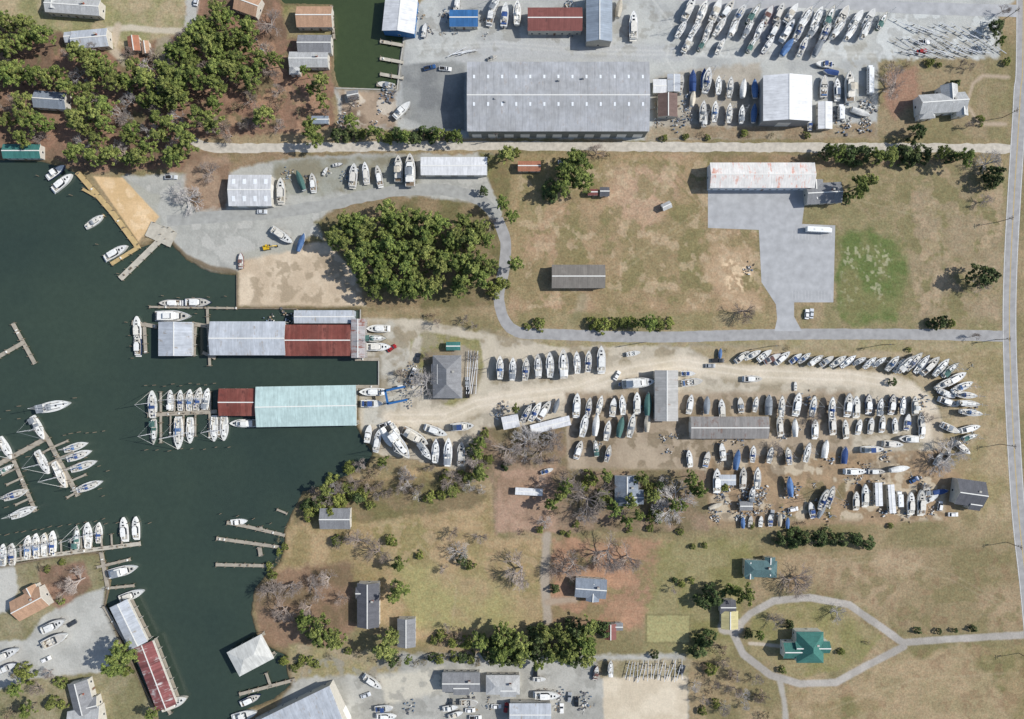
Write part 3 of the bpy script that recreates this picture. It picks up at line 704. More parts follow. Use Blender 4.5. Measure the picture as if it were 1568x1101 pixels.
        for s in (-1,1):
            pr=None
            for x,w,zs in st[7:-1:2]:
                mb.cyl((x,s*(w-.15),zs),(x,s*(w-.15),zs+.55),.02,.02,3,7)
                if pr: mb.cyl(pr,(x,s*(w-.15),zs+.55),.02,.02,3,7)
                pr=(x,s*(w-.15),zs+.55)
    for i in range(5):
        mb.box((r.uniform(-4.2,-2.2),r.uniform(-.9,.9),zs0+.25),(r.uniform(.2,.6),r.uniform(.2,.5),.3),r.choice([3,4,5,2]),rz=r.uniform(0,3))
    if land:
        zb=-2.0 if sail else -.95
        if sail:
            mb.box((-.1,0,-1.3),(2.2,.3,1.5),6,top=(1.25,1)); mb.box((-L*.43,0,-.7),(.6,.1,1.3),6)
        for x in (-3,0,2.6):
            mb.box((x,0,zb+.12),(.35,1.2,.24),8)
            if not sail: mb.box((x,0,-.75),(.3,.5,.5),8)
            for s in (-1,1):
                w=B/2*hwid((x+5)/10,k)
                mb.cyl((x,s*(w+.25),zb),(x,s*w*.75,-.05),.05,.05,4,8)
                mb.cyl((x+.4,s*(w+.2),zb),(x,s*w*.95,zb+.8),.03,.03,4,8); mb.cyl((x-.4,s*(w+.2),zb),(x,s*w*.95,zb+.8),.03,.03,4,8)
    mats=[pmat('gelcoat_%d_%d_%d'%hull,hull,.25,.06,.6,objvar=.08),pmat('deck_offwhite_%d'%(seed%3),[(210,210,205),(220,220,216),(192,188,178)][seed%3],.5,.12,.8,objvar=.12),
          pmat('superstructure_white_%d'%(seed%2),[(226,226,222),(212,208,198)][seed%2],.4,.08,.8,objvar=.08),pmat('canvas_%d_%d_%d'%cv,cv,.85,.16,1.2,objvar=.2),
          pmat('tinted_glass',(38,44,52),.2,.15,1),pmat('cockpit_sole_%d'%(seed%3),[(150,142,126),(172,168,158),(122,106,88)][seed%3],.7,.15,1.5),
          pmat('antifoul_%d'%(seed%3),[(48,60,88),(106,56,52),(46,48,50)][seed%3],.7,.15,.8),pmat('aluminium_spar',(196,198,202),.4,.05,1),pmat('jack_stand_steel',(110,100,90),.7,.2,1)]
    return mb.mesh(name,mats)
BM={}
def bm(kind,land):
    key=(kind,land)
    if key not in BM:
        L_=[]
        for i in range(10):
            if kind=='s':
                st_=['','bimini','','bimini','','','','bimini','nomast','nomast'][i]; hull=HW[[0,1,3,0,0,3,7,5,2,4][i]]; cv=CV[[0,1,2,3,0,6,1,4,3,1][i]]
            elif kind=='t':
                st_='tarp'; hull=HW[i%4]; cv=CV[[3,2,1,6,1,0,6,2,3,4][i]]
            elif kind=='m': st_='cruiser'; hull=HW[[0,1,3,2,0,3,1,4,7,3][i]]; cv=CV[[1,0,1,6,1,2,1,1,6,1][i]]
            elif kind=='f': st_='fly'; hull=HW[[0,1,3,2,0,3,1,3,7,0][i]]; cv=CV[[1,1,0,1,6,1,1,3,1,6][i]]
            else: st_='open'; hull=HW[[0,1,3,2,0,3,4,3,6,2][i]]; cv=CV[[1,2,0,1,6,1,1,3,5,6][i]]
            if kind=='t' and i%3==2: kd='m'
            else: kd='s' if kind in 'st' else 'm'
            L_.append((boatmesh('boat_'+kind,kd,hull,cv,land,st_,i+1),kd))
        BM[key]=L_
    return BM[key]
NAMES={'s':'sailboat','t':'tarped_boat','m':'cabin_cruiser','f':'motor_yacht','r':'motorboat'}
def boat(kind,px,py,ang,lp,land=True,v=None):
    ms=bm(kind,land)
    i=v if v is not None else R.randrange(len(ms))
    me_,kd=ms[i]
    sc=lp*S/10.0
    zb=(2.0 if kd=='s' else .95) if land else .0
    z=(zb*sc if land else -.45)
    x,y=P(px,py,z+sc)
    ws=sc*R.uniform(.92,1.06)
    if sc<.9: ws*=1.08
    return ob(NAMES[kind],me_,(x,y,z),math.radians(ang),(sc,ws,sc))
def row(x0,y0,x1,y1,n,ang,lp,kinds,land=True,j=2,aj=5,lj=.14,skip=0.0):
    for i in range(n):
        t=i/max(1,n-1)
        if R.random()<skip: continue
        boat(R.choice(kinds),x0+(x1-x0)*t+R.uniform(-j,j),y0+(y1-y0)*t+R.uniform(-j,j)*1.5,ang+R.uniform(-aj,aj),lp*R.uniform(1-lj,1+lj),land)
# NE yard
row(1056,14,1350,30,16,62,36,'ssssmr',aj=7)
row(1044,42,1325,46,15,60,33,'sssssm',aj=7)
row(1052,66,1280,74,10,60,30,'ssstr',aj=8,skip=.1)
row(1060,124,1157,134,6,88,32,'sst'); row(1060,152,1078,180,2,85,28,'st'); row(1077,172,1154,174,5,88,33,'sst')
boat('s',1083,122,80,40,v=0); boat('t',1078,120,88,30,v=5)
for x,y,a,l,k_ in ((1262,132,88,34,'r'),(1282,136,92,32,'m'),(1301,132,92,46,'f'),(1262,98,175,26,'r'),(1272,110,170,24,'t'),(1318,172,-20,30,'t'),(1042,128,80,28,'r'),(1240,190,90,20,'r')): boat(k_,x,y,a,l)
for x,y,a,l,k_ in ((752,20,80,34,'m'),(773,22,85,36,'r'),(792,18,88,38,'s'),(970,38,90,42,'m'),(758,4,60,30,'s'),(650,46,80,22,'r'),(616,168,45,34,'r'),(754,88,20,16,'r'),(700,6,80,26,'r'),(948,12,80,30,'t'),(925,2,70,24,'t')): boat(k_,x,y,a,l)
boat('r',591,130,170,26,False); boat('r',633,20,80,22,False)
# yard two
for x,y,a,l,k_,v in ((430,291,90,38,'m',None),(460,276,110,32,'t',9),(479,279,95,28,'m',None),(541,268,85,36,'m',None),(560,264,95,32,'m',None),(580,269,100,32,'m',None),(610,258,90,40,'f',None),(628,260,90,50,'f',None),(432,361,-35,38,'m',0),(461,371,70,30,'t',7),(369,399,90,24,'r',None),(498,262,60,14,'r',None),(517,252,10,16,'r',None)): boat(k_,x,y,a,l,True,v)
# docks W
for x,y,a,l,k_ in ((86,263,35,34,'r'),(96,279,40,38,'m'),(145,339,35,34,'s'),(178,386,30,40,'m'),(261,464,180,34,'m'),(304,463,0,40,'m'),(210,502,92,36,'m'),(211,527,90,34,'m'),(265,484,0,54,'f'),(372,648,180,40,'f'),(188,874,14,46,'f'),(202,911,20,40,'m'),(267,1076,22,44,'m'),(384,1071,25,34,'m'),(366,799,5,26,'r'),(375,1095,15,40,'r'),(190,810,95,36,'m'),(208,808,92,34,'m'),(440,600,180,40,'m'),(568,600,180,36,'m'),(570,618,0,34,'r')):
    boat(k_,x,y,a,l,x>560)
for x,y,a,l in ((233,619,92,42),(261,613,92,32),(276,613,90,32),(290,613,88,34),(303,611,80,36),(316,611,82,34),(236,661,-90,40),(273,663,-90,50),(291,659,-90,40),(328,656,-90,40),(343,655,-90,40),(82,622,12,52),(58,655,-62,40),(8,686,-60,38),(65,708,-62,40),(92,727,-64,44),(116,684,18,38),(121,697,20,40),(128,713,20,42),(137,744,20,42),(24,757,20,40),(36,784,22,42),(10,718,30,30),(4,850,90,34),(18,849,92,34),(42,838,88,36),(55,836,92,38),(68,834,90,36),(80,832,90,38),(118,823,88,38),(134,820,92,40),(151,816,90,32)): boat('s',x,y,a,l,False,v=R.choice([0,1,2,3,4,6,7,5,2]))
for x,y,a,l,k_ in ((82,958,25,40,'m'),(84,980,25,42,'r'),(10,1002,25,40,'m'),(12,1022,25,30,'r')): boat(k_,x,y,a,l)
# main yard
row(764,565,863,558,6,88,40,'sssst',aj=4); row(884,557,921,552,3,90,36,'ssm')
for x,y,a,l,k_ in ((578,503,180,34,'m'),(580,531,0,38,'m'),(574,518,0,36,'s'),(592,670,-60,34,'t'),(612,681,-55,50,'s'),(636,669,-30,44,'f'),(650,690,-55,34,'s'),(667,690,88,38,'s'),(686,692,88,44,'s'),(706,694,88,36,'m'),(708,653,5,36,'f'),(668,660,-20,36,'m'),(578,674,80,34,'m'),(564,664,80,28,'r'),(606,660,-60,28,'s'),(806,633,60,32,'s'),(820,630,60,34,'s'),(834,628,58,34,'m'),(852,621,70,24,'t'),(838,721,20,20,'r'),
    (978,586,5,50,'f'),(956,588,5,18,'r'),(1060,585,8,32,'r'),(1054,572,0,22,'r'),(1153,580,0,28,'m'),(970,541,10,22,'r'),(1103,541,85,16,'t'),(1218,591,90,14,'r'),
    (1388,557,45,36,'s'),(1400,553,48,36,'s'),(1412,557,50,36,'s'),(1425,559,45,36,'m'),(1442,562,50,34,'s'),(1455,566,40,34,'s'),(1464,579,30,34,'m'),(1447,587,30,32,'s'),(1474,592,25,34,'s'),(1449,603,-25,28,'r'),(1480,605,-5,34,'s'),(1453,616,-20,30,'m'),(1484,618,-5,34,'s'),(1488,632,-8,34,'s'),(1455,656,-25,30,'r'),(1486,656,15,30,'m'),(1485,669,15,26,'s'),(1474,686,-40,28,'m'),
    (1310,722,0,32,'m'),(1342,722,0,26,'m'),(1378,718,10,30,'t'),(1311,766,90,28,'m'),(1325,758,90,34,'m'),(1395,770,90,34,'m'),(1411,769,90,38,'m'),(1419,752,100,26,'r'),(1243,781,100,26,'r'),(1262,765,70,34,'s'),(1272,760,72,34,'s'),(1258,783,60,24,'t'),(1098,735,90,36,'m'),(1138,731,88,32,'m'),(1160,732,88,34,'s'),(1437,703,60,22,'r'),(1440,753,10,24,'t'),(1426,763,30,24,'r'),(1096,775,20,22,'t'),(1152,757,80,26,'s')): boat(k_,x,y,a,l)
boat('t',1210,745,95,32,True,7)
row(1136,543,1348,553,14,35,26,'sssrm',aj=8,j=2.5); row(1366,555,1378,560,2,55,26,'sm')
row(1312,620,1400,622,6,85,29,'mrfsm',aj=7); row(1314,652,1410,646,6,85,24,'mrsr',aj=9); boat('f',1336,688,2,34); boat('m',1368,680,-4,30); boat('f',1392,672,178,32); boat('m',1412,656,88,28)
row(1122,799,1208,798,7,88,20,'rmt',skip=.1); row(886,620,992,616,7,84,32,'sstmr',j=4,aj=10,skip=.1); row(890,656,988,652,6,82,34,'sstm',j=5,aj=12,skip=.15); row(890,692,990,690,6,85,30,'smtr',j=5,aj=14,skip=.15)
row(1060,622,1180,618,6,88,28,'rmst',j=4,aj=10,skip=.15); row(1198,620,1296,618,5,86,31,'rmsm',j=4,aj=10); row(1196,656,1296,652,5,86,31,'smtm',j=4,aj=12,skip=.1); row(1060,697,1180,696,6,86,28,'mtrs',j=5,aj=14,skip=.2); row(1204,692,1294,690,4,86,28,'mtrs',j=5,aj=14)
# south lots
for x,y,a,l,k_ in ((571,1045,-35,32,'m'),(588,1085,5,28,'r'),(592,1097,0,30,'m'),(718,1076,0,28,'r'),(838,1065,0,38,'m'),(698,1094,20,24,'r'),(826,1040,0,20,'r'),(935,1024,88,26,'s'),(850,1064,0,18,'r'),(690,1084,10,24,'r')): boat(k_,x,y,a,l)
boat('r',913,1030,80,22,True,8)
def mastrack(pts,z=1.1):
    mb=MB()
    for (x,y,a,l) in pts:
        cx,cy=P(x,y); d=Vector((math.cos(math.radians(a)),math.sin(math.radians(a)),0))*l*S/2; zz=z+R.uniform(-.2,.3)
        mb.cyl((cx-d.x,cy-d.y,zz),(cx+d.x,cy+d.y,zz),.16,.11,5,0)
        nrm=Vector((-d.y,d.x,0)).normalized(); q_=Vector((cx,cy,zz))+d*.2
        mb.cyl(q_-nrm*.7,q_+nrm*.7,.05,.05,4,0)
        for s in (-.6,.6):
            p_=Vector((cx,cy,0))+d*s
            mb.box((p_.x,p_.y,zz/2-.1),(.3,.4,zz-.15),1,rz=math.radians(a))
    ob('mast_rack',mb.mesh('mast_rack',[pmat('mast_white',(222,224,226),.35,.08,1),pmat('sawhorse_wood',(150,140,124),.9,.2,1)]))
mastrack([(1380+i*5.4+R.uniform(-2,2),(44 if i%2 else 66)+R.uniform(-5,5)+i*.3,152+R.uniform(-8,8),R.uniform(30,46)) for i in range(27)])
mastrack([(1388+i*9+R.uniform(-2,2),82+R.uniform(-4,4),165+R.uniform(-8,8),R.uniform(22,34)) for i in range(13)])
mastrack([(960+i*5.2,1026+R.uniform(-4,4),82+R.uniform(-14,14),R.uniform(20,34)) for i in range(17)])
mastrack([(700+i*5,82+R.uniform(-3,3),20+R.uniform(-10,10),R.uniform(20,34)) for i in range(5)])
mastrack([(716+i*3.6,570,86+R.uniform(-5,4),66) for i in range(5)])
# ---------------------------------------------------------------- vehicles
def carmesh(rgb,kind,seed):
    mb=MB(); L=4.6 if kind!='pickup' else 5.6; W=1.85
    prof=[(-L/2,.45,.85),(-L/2+.1,.35,1.0),(-L*.2,.3,1.02),(L*.12,.3,1.0),(L*.36,.3,.92),(L/2-.1,.35,.8),(L/2,.45,.65)]
    rg=[]
    for i,(x,z0,z1) in enumerate(prof):
        w=W/2*(.9 if i in (0,6) else 1)
        rg.append([(x,-w,z0),(x,-w,z1-.12),(x,-w*.86,z1),(x,w*.86,z1),(x,w,z1-.12),(x,w,z0)])
    mb.loft(rg,0,closed=True,cap=True)
    c0,c1=(-L*.36,L*.2) if kind=='car' else (-L*.02,L*.24)
    if kind=='van': c0,c1=-L*.47,L*.27
    ztop=1.5 if kind!='van' else 1.8
    mb.add([(c0,-.8,.98),(c1,-.8,.98),(c1,.8,.98),(c0,.8,.98),(c0+.45,-.66,ztop),(c1-.65,-.66,ztop),(c1-.65,.66,ztop),(c0+.45,.66,ztop)],[(0,1,5,4),(1,2,6,5),(2,3,7,6),(3,0,4,7)],1)
    mb.box(((c0+c1)/2-.1,0,ztop+.03),((c1-c0)-1.05,1.36,.08),0)
    if kind=='pickup':
        mb.box((-L*.27,0,1.03),(2.3,1.5,.03),2)
        for s in (-1,1): mb.box((-L*.27,s*.86,1.12),(2.5,.12,.28),0)
        mb.box((-L/2+.08,0,1.1),(.12,1.7,.28),0)
    for x in (-L*.31,L*.31):
        for s in (-1,1): mb.cyl((x,s*.72,.34),(x,s*.95,.34),.34,.34,10,2)
    for s in (-.6,.6): mb.box((L/2-.06,s,.68),(.12,.35,.14),3)
    return mb.mesh('vehicle',[pmat('car_paint_%d_%d_%d'%rgb,rgb,.25,.04,1),glass,pmat('tyre_rubber',(36,36,38),.8,.1,2),trim])
CC=[(200,204,208),(230,230,228),(60,64,70),(150,40,40),(50,84,130),(150,154,158),(30,32,36),(96,104,96)]
CM={}
def car(px,py,ang,kind='car',ci=None):
    ci=R.randrange(8) if ci is None else ci
    k_=(kind,ci)
    if k_ not in CM: CM[k_]=carmesh(CC[ci],kind,ci)
    x,y=P(px,py,1); ob({'car':'parked_car','pickup':'pickup_truck','van':'parked_van'}[kind],CM[k_],(x,y,.03),math.radians(ang))
for a in ((600,533,35,'car',3),(658,103,15,'pickup',4),(682,105,-5,'pickup',1),(401,324,0,'car',0),(1415,64,0,'pickup',1),(1412,78,10,'car',3),(262,271,0,'pickup',0),(300,1,80,'car',0),(387,122,0,'pickup',2),
 (862,248,0,'car',5),(1236,481,85,'car',1),(1243,480,85,'car',0),(720,1088,0,'car',1),(728,1099,0,'pickup',1),(820,1030,90,'car',6),(872,1068,85,'car',5),(640,548,80,'car',2),(632,572,70,'pickup',1),(715,585,90,'car',5),(716,600,90,'pickup',6),(945,575,60,'car',1),(1100,552,0,'pickup',2),(1400,735,30,'car',4),
 (1452,700,60,'car',2),(1460,788,0,'car',1),(1215,780,10,'van',1),(1182,790,80,'pickup',5),(70,1010,25,'car',1),(110,955,30,'car',2),(60,905,30,'car',0),(590,650,20,'pickup',1),(1088,560,0,'car',5),(1440,775,80,'van',1),(560,1065,20,'car',0),(690,1078,90,'car',2),(760,1082,0,'car',1),(775,1084,80,'car',3),(860,1085,90,'car',1),(883,1075,90,'car',6),(1045,1026,70,'car',2)): car(*a)
def boxtruck(px,py,ang,l,name,col=(228,230,230)):
    mb=MB(); L=l*S
    mb.box((-.6,0,1.75),(L-1.6,2.3,2.3),0); mb.box((-.6,0,2.93),(L-1.9,2.0,.1),0)
    mb.box((L/2-.75,0,1.25),(1.5,2.1,1.5),0,top=(.75,.92)); mb.box((L/2-.42,0,1.6),(.7,1.9,.5),1,top=(.7,.9))
    for i in range(int((L-2)/1.1)):
        for s in (-1,1): mb.box((-L/2+.9+i*1.1,s*1.16,2.1),(.8,.05,.6),1)
    for x in (-L*.32,L*.36):
        for s in (-1,1): mb.cyl((x,s*.85,.45),(x,s*1.15,.45),.45,.45,10,2)
    for x in (-L*.2,L*.1): mb.box((x,0,3.05),(.7,.7,.18),3)
    mb.box((0,0,.7),(L-1,1.0,.2),2)
    x,y=P(px,py,3); ob(name,mb.mesh(name,[pmat('vehicle_white',col,.35,.05,1),glass,MC['tyre_rubber'],trim]),(x,y,.03),math.radians(ang))
boxtruck(1256,351,-3,40,'church_bus'); boxtruck(1335,120,90,44,'semi_trailer'); boxtruck(1290,170,90,24,'box_truck',(190,192,190)); boxtruck(1380,765,92,24,'box_truck')
# travel lift
mb=MB()
for s in (-1,1):
    for x in (-4,4):
        mb.box((x,s*3,3.2),(.6,.6,5.4),0); mb.cyl((x,s*3-.35,.6),(x,s*3+.35,.6),.6,.6,12,1)
    mb.box((0,s*3,6.1),(9,.9,.7),0); mb.box((0,s*3,1.3),(8.6,.5,.5),0)
    for x in (-2,2): mb.cyl((x,s*2.9,5.8),(x,s*1.2,1.6),.08,.08,5,1)
mb.box((-4.2,0,6.1),(.9,6.6,.7),0); mb.box((2.2,3.6,2.0),(2.2,.9,1.4),2)
x,y=P(607,605,4); ob('travel_lift',mb.mesh('travel_lift',[pmat('lift_blue',(40,96,152),.5,.1,1),MC['tyre_rubber'],trim]),(x,y,0),math.radians(12))
mb=MB()
for s in (-.9,.9):
    mb.box((0,s,.45),(3.4,.55,.8),1,top=(.85,1))
mb.box((-.2,0,1.35),(2.6,2.2,1.0),0,top=(.9,.9)); mb.box((.5,.6,2.1),(1.1,.9,1.2),2,top=(.8,.85)); mb.box((.5,.6,2.74),(1.0,.85,.08),0)
mb.box((2.2,-.3,2.6),(3.0,.35,.45),0,ry=-.35); mb.box((4.2,-.3,2.0),(2.0,.28,.35),0,ry=.8); mb.box((4.8,-.3,.8),(.7,1.0,.7),1,top=(.6,1))
x,y=P(408,379,1); ob('excavator',mb.mesh('excavator',[pmat('machine_yellow',(206,170,40),.45,.1,1),MC['tyre_rubber'],glass]),(x,y,0),math.radians(12))
# ---------------------------------------------------------------- piers
timb=pmat('dock_timber',(158,150,136),.9,.15,.6); tanw=pmat('new_timber',(184,160,114),.9,.14,.6); pilem=pmat('piling_wood',(120,108,92),.9,.2,1)
pz=[0]
def pier(pts,w,name='pier',mat=None,z=.38,posts=True,clutter=True):
    pz[0]+=1; z=z+.006*(pz[0]%23)+.0007*pz[0]
    mb=MB(); wp=[Vector(P(*a)) for a in pts]; W=w*S
    for i in range(len(wp)-1):
        a,b_=wp[i],wp[i+1]; d=b_-a; L=d.length; an=math.atan2(d.y,d.x); c_=(a+b_)/2
        mb.box((c_.x,c_.y,z+.003*i),(L+W*.4,W,.16),0,rz=an); mb.box((c_.x,c_.y,z-.2),(L,W*.7,.2),1,rz=an)
        if posts:
            n=max(1,int(L/4)); nn=Vector((-d.y,d.x)).normalized()
            for j in range(n+1):
                for s in (-1,1):
                    p_=a+d*(j/n)+nn*s*(W/2+.12); mb.cyl((p_.x,p_.y,-3),(p_.x,p_.y,z+R.uniform(.5,1.4)),.15,.14,6,1)
        if clutter:
            for j in range(int(L/9)):
                p_=a+d*R.random(); mb.box((p_.x,p_.y,z+.35),(.5,.9,.5),R.choice([1,2]),rz=an,top=(.9,.9))
    ob(name,mb.mesh(name,[mat or timb,pilem,trim]))
PD=pmat('pale_dock',(180,174,160),.9,.14,.6)
pier([(120,265),(172,325),(210,376)],8,mat=tanw); pier([(186,426),(262,352)],9,mat=PD); pier([(232,352),(262,366)],24,mat=PD,clutter=False); pier([(172,404),(214,378)],6,mat=tanw); pier([(146,300),(128,290)],4,mat=tanw); pier([(160,330),(142,345)],4,mat=tanw)
pier([(21,496),(54,556)],6); pier([(-40,568),(38,524)],6)
pier([(-40,732),(70,672)],7); pier([(62,655),(74,672),(120,758)],7); pier([(22,705),(55,782)],6)
for t in (.15,.35,.55,.75,.95):
    x=74+46*t;y=672+86*t; pier([(x,y),(x+24,y-10)],3); pier([(x,y),(x-14,y+8)],3)
    x=22+33*t;y=705+77*t; pier([(x,y),(x-22,y+10)],3)
pier([(-60,868),(60,852),(215,832)],6,mat=PD)
for i in range(13): 
    x=2+i*15.5; pier([(x,860-(x*.135)),(x-1,838-(x*.12))],2.6)
pier([(156,846),(166,900)],6); pier([(150,868),(200,856)],4); pier([(166,900),(206,896)],4); pier([(160,928),(262,1092)],5)
pier([(228,635),(332,630)],6); pier([(322,600),(322,670)],4); pier([(247,600),(247,678)],3.5)
for x in (268,283,297,310): pier([(x,632),(x,604)],2.4)
for x in (262,282,300,336): pier([(x,633),(x,668)],2.4)
pier([(204,494),(240,500)],6); pier([(222,500),(224,540)],5); pier([(296,496),(322,500)],6); pier([(318,470),(322,560)],4); pier([(312,540),(330,548)],5); pier([(230,470),(363,472)],3); pier([(296,545),(300,500)],5)
pier([(349,800),(380,806),(436,819)],5); pier([(333,824),(434,838)],5); pier([(332,864),(418,866)],5); pier([(400,806),(402,812)],4); pier([(398,838),(400,850)],6)
pier([(368,1062),(452,1040)],5); pier([(415,1050),(408,1030)],4)
for y in (64,90,114): pier([(583,y),(617,y+6)],5,mat=PD)
pier([(578,130),(606,134)],5); pier([(508,10),(512,60)],4)
pier([(545,550),(580,550)],5,posts=False,z=.3); pier([(545,592),(580,592)],5,posts=False,z=.3); pier([(440,786),(425,780)],3)
def wall(name,pts,mat,w=.5,z0=-2.6,z1=.25):
    mb=MB(); wp=[Vector(P(*a)) for a in pts]
    for i in range(len(wp)-1):
        d=wp[i+1]-wp[i]; c_=(wp[i]+wp[i+1])/2; mb.box((c_.x,c_.y,(z0+z1)/2+.003*i),(d.length+.02,w,z1-z0),0,rz=math.atan2(d.y,d.x))
    ob(name,mb.mesh(name,[mat]))
wall('bulkhead',[(363,418),(363,472),(455,473)],pilem); wall('bulkhead',[(124,267),(212,378)],pilem); wall('bulkhead',[(514,135),(608,138),(614,90),(620,50)],concrete)
wall('bulkhead',[(552,474),(552,548)],concrete); wall('bulkhead',[(580,548),(580,593)],concrete); wall('bulkhead',[(547,594),(545,652)],concrete); wall('bulkhead',[(156,846),(168,892),(160,928),(178,966),(240,1092)],pilem,z1=.243); wall('bulkhead',[(0,868),(60,857),(130,846),(156,846)],pilem)
mb=MB()
for (x0,y0,x1,y1,n) in ((60,620,118,610,4),(100,665,160,660,6),(110,690,165,720,6),(150,735,160,760,3),(30,640,50,640,2),(0,640,30,620,3),(225,590,330,588,9),(225,690,350,684,8),(0,820,160,795,13),(165,800,230,800,5),(60,640,30,760,7),(340,785,440,805,5),(250,455,345,455,5),(195,495,205,550,4),(260,480,320,480,4),(150,375,180,420,4),(60,270,110,300,3),(0,760,20,790,3)):
    for i in range(n):
        t=i/max(1,n-1); x,y=P(x0+(x1-x0)*t+R.uniform(-2,2),y0+(y1-y0)*t+R.uniform(-2,2)); mb.cyl((x,y,-3),(x,y,R.uniform(1.4,2.6)),.17,.15,6,0)
ob('mooring_pilings',mb.mesh('pilings',[pilem]))
# ---------------------------------------------------------------- junk
JM=[]
for s in range(6):
    r=random.Random(s+50); mb=MB()
    for i in range(16):
        x,y=r.gauss(0,1.5),r.gauss(0,1.5); t=r.random()
        if t<.4: mb.box((x,y,.3),(r.uniform(.4,1.6),r.uniform(.3,1.1),r.uniform(.3,.9)),r.randrange(4),rz=r.uniform(0,3),top=(.9,.9))
        elif t<.7: mb.cyl((x,y,.2),(x+r.uniform(-1.8,1.8),y+r.uniform(-1.8,1.8),.4),.07,.07,5,r.randrange(4))
        else: mb.cyl((x,y,0),(x,y,.9),.3,.3,9,r.randrange(4))
    JM.append(mb.mesh('junk',[pmat('scrap_wood',(160,142,118),.9,.2,1),pmat('scrap_white',(206,204,198),.7,.15,1),pmat('scrap_steel',(96,96,100),.7,.2,1),pmat('scrap_blue',(104,120,138),.7,.2,1)]))
def junk(poly,n):
    xs_=[p[0] for p in poly];ys_=[p[1] for p in poly];c=0
    while c<n:
        x,y=R.uniform(min(xs_),max(xs_)),R.uniform(min(ys_),max(ys_))
        if sdp(np.array([x]),np.array([y]),poly)[0]>0:
            c+=1; g=P(x,y); s=R.uniform(.4,1.1); ob('scrap_pile',R.choice(JM),(g[0],g[1],0),R.uniform(0,6.3),(s,s,s))
junk([(1085,740),(1180,745),(1190,795),(1090,800)],30); junk([(1195,730),(1300,730),(1300,800),(1195,800)],12); junk([(1310,700),(1430,695),(1440,790),(1310,790)],16)
junk([(1280,155),(1335,150),(1335,205),(1280,200)],12); junk([(1000,150),(1055,110),(1058,200),(1000,200)],12); junk([(520,140),(600,142),(600,195),(520,190)],9)
junk([(640,10),(700,8),(700,60),(640,60)],7); junk([(620,560),(655,520),(655,620),(600,640)],7); junk([(880,605),(1300,605),(1300,710),(880,710)],26); junk([(755,620),(860,620),(860,640),(755,640)],7)
junk([(430,255),(640,245),(640,285),(430,300)],8); junk([(740,20),(900,0),(900,70),(740,70)],8); junk([(600,1050),(900,1050),(900,1090),(600,1090)],10)
junk([(1110,390),(1150,390),(1155,430),(1130,430)],2); junk([(380,480),(450,476),(450,488),(380,488)],3); junk([(1430,540),(1500,560),(1500,700),(1460,690)],6); junk([(220,60),(420,60),(420,200),(220,200)],6); junk([(1310,610),(1420,610),(1420,690),(1310,690)],8)
# ---------------------------------------------------------------- trees
def leafm(name,rgb,alt,ov=.22):
    return pmat(name,rgb,.8,.22,.5,objvar=ov,spec=.15,alt=alt)
PM=[leafm('pine_needles_light',(124,138,72),(144,148,84)),leafm('pine_needles_mid',(96,112,58),(114,122,68)),leafm('pine_needles_dark',(64,80,44),(80,88,52))]
DM=[leafm('cedar_light',(86,102,60),(104,112,72)),leafm('cedar_mid',(64,80,48),(78,88,56)),leafm('cedar_dark',(44,57,36),(56,64,42))]
YM=[leafm('shrub_light',(142,146,76),(128,136,76)),leafm('shrub_mid',(112,120,60),(104,110,60)),leafm('shrub_dark',(78,90,48),(72,80,46))]
BMt=[leafm('dry_leaf_light',(156,136,116),(146,138,106)),leafm('dry_leaf_mid',(128,108,90),(120,112,82)),leafm('dry_leaf_dark',(94,80,66),(88,82,60))]
bark=pmat('bark',(104,90,80),.9,.2,1.5); twig=pmat('bare_twigs',(164,154,147),.9,.15,.6,objvar=.2,alt=(152,138,128)); twig2=pmat('bare_twigs_grey',(182,178,175),.9,.15,.6,objvar=.15)
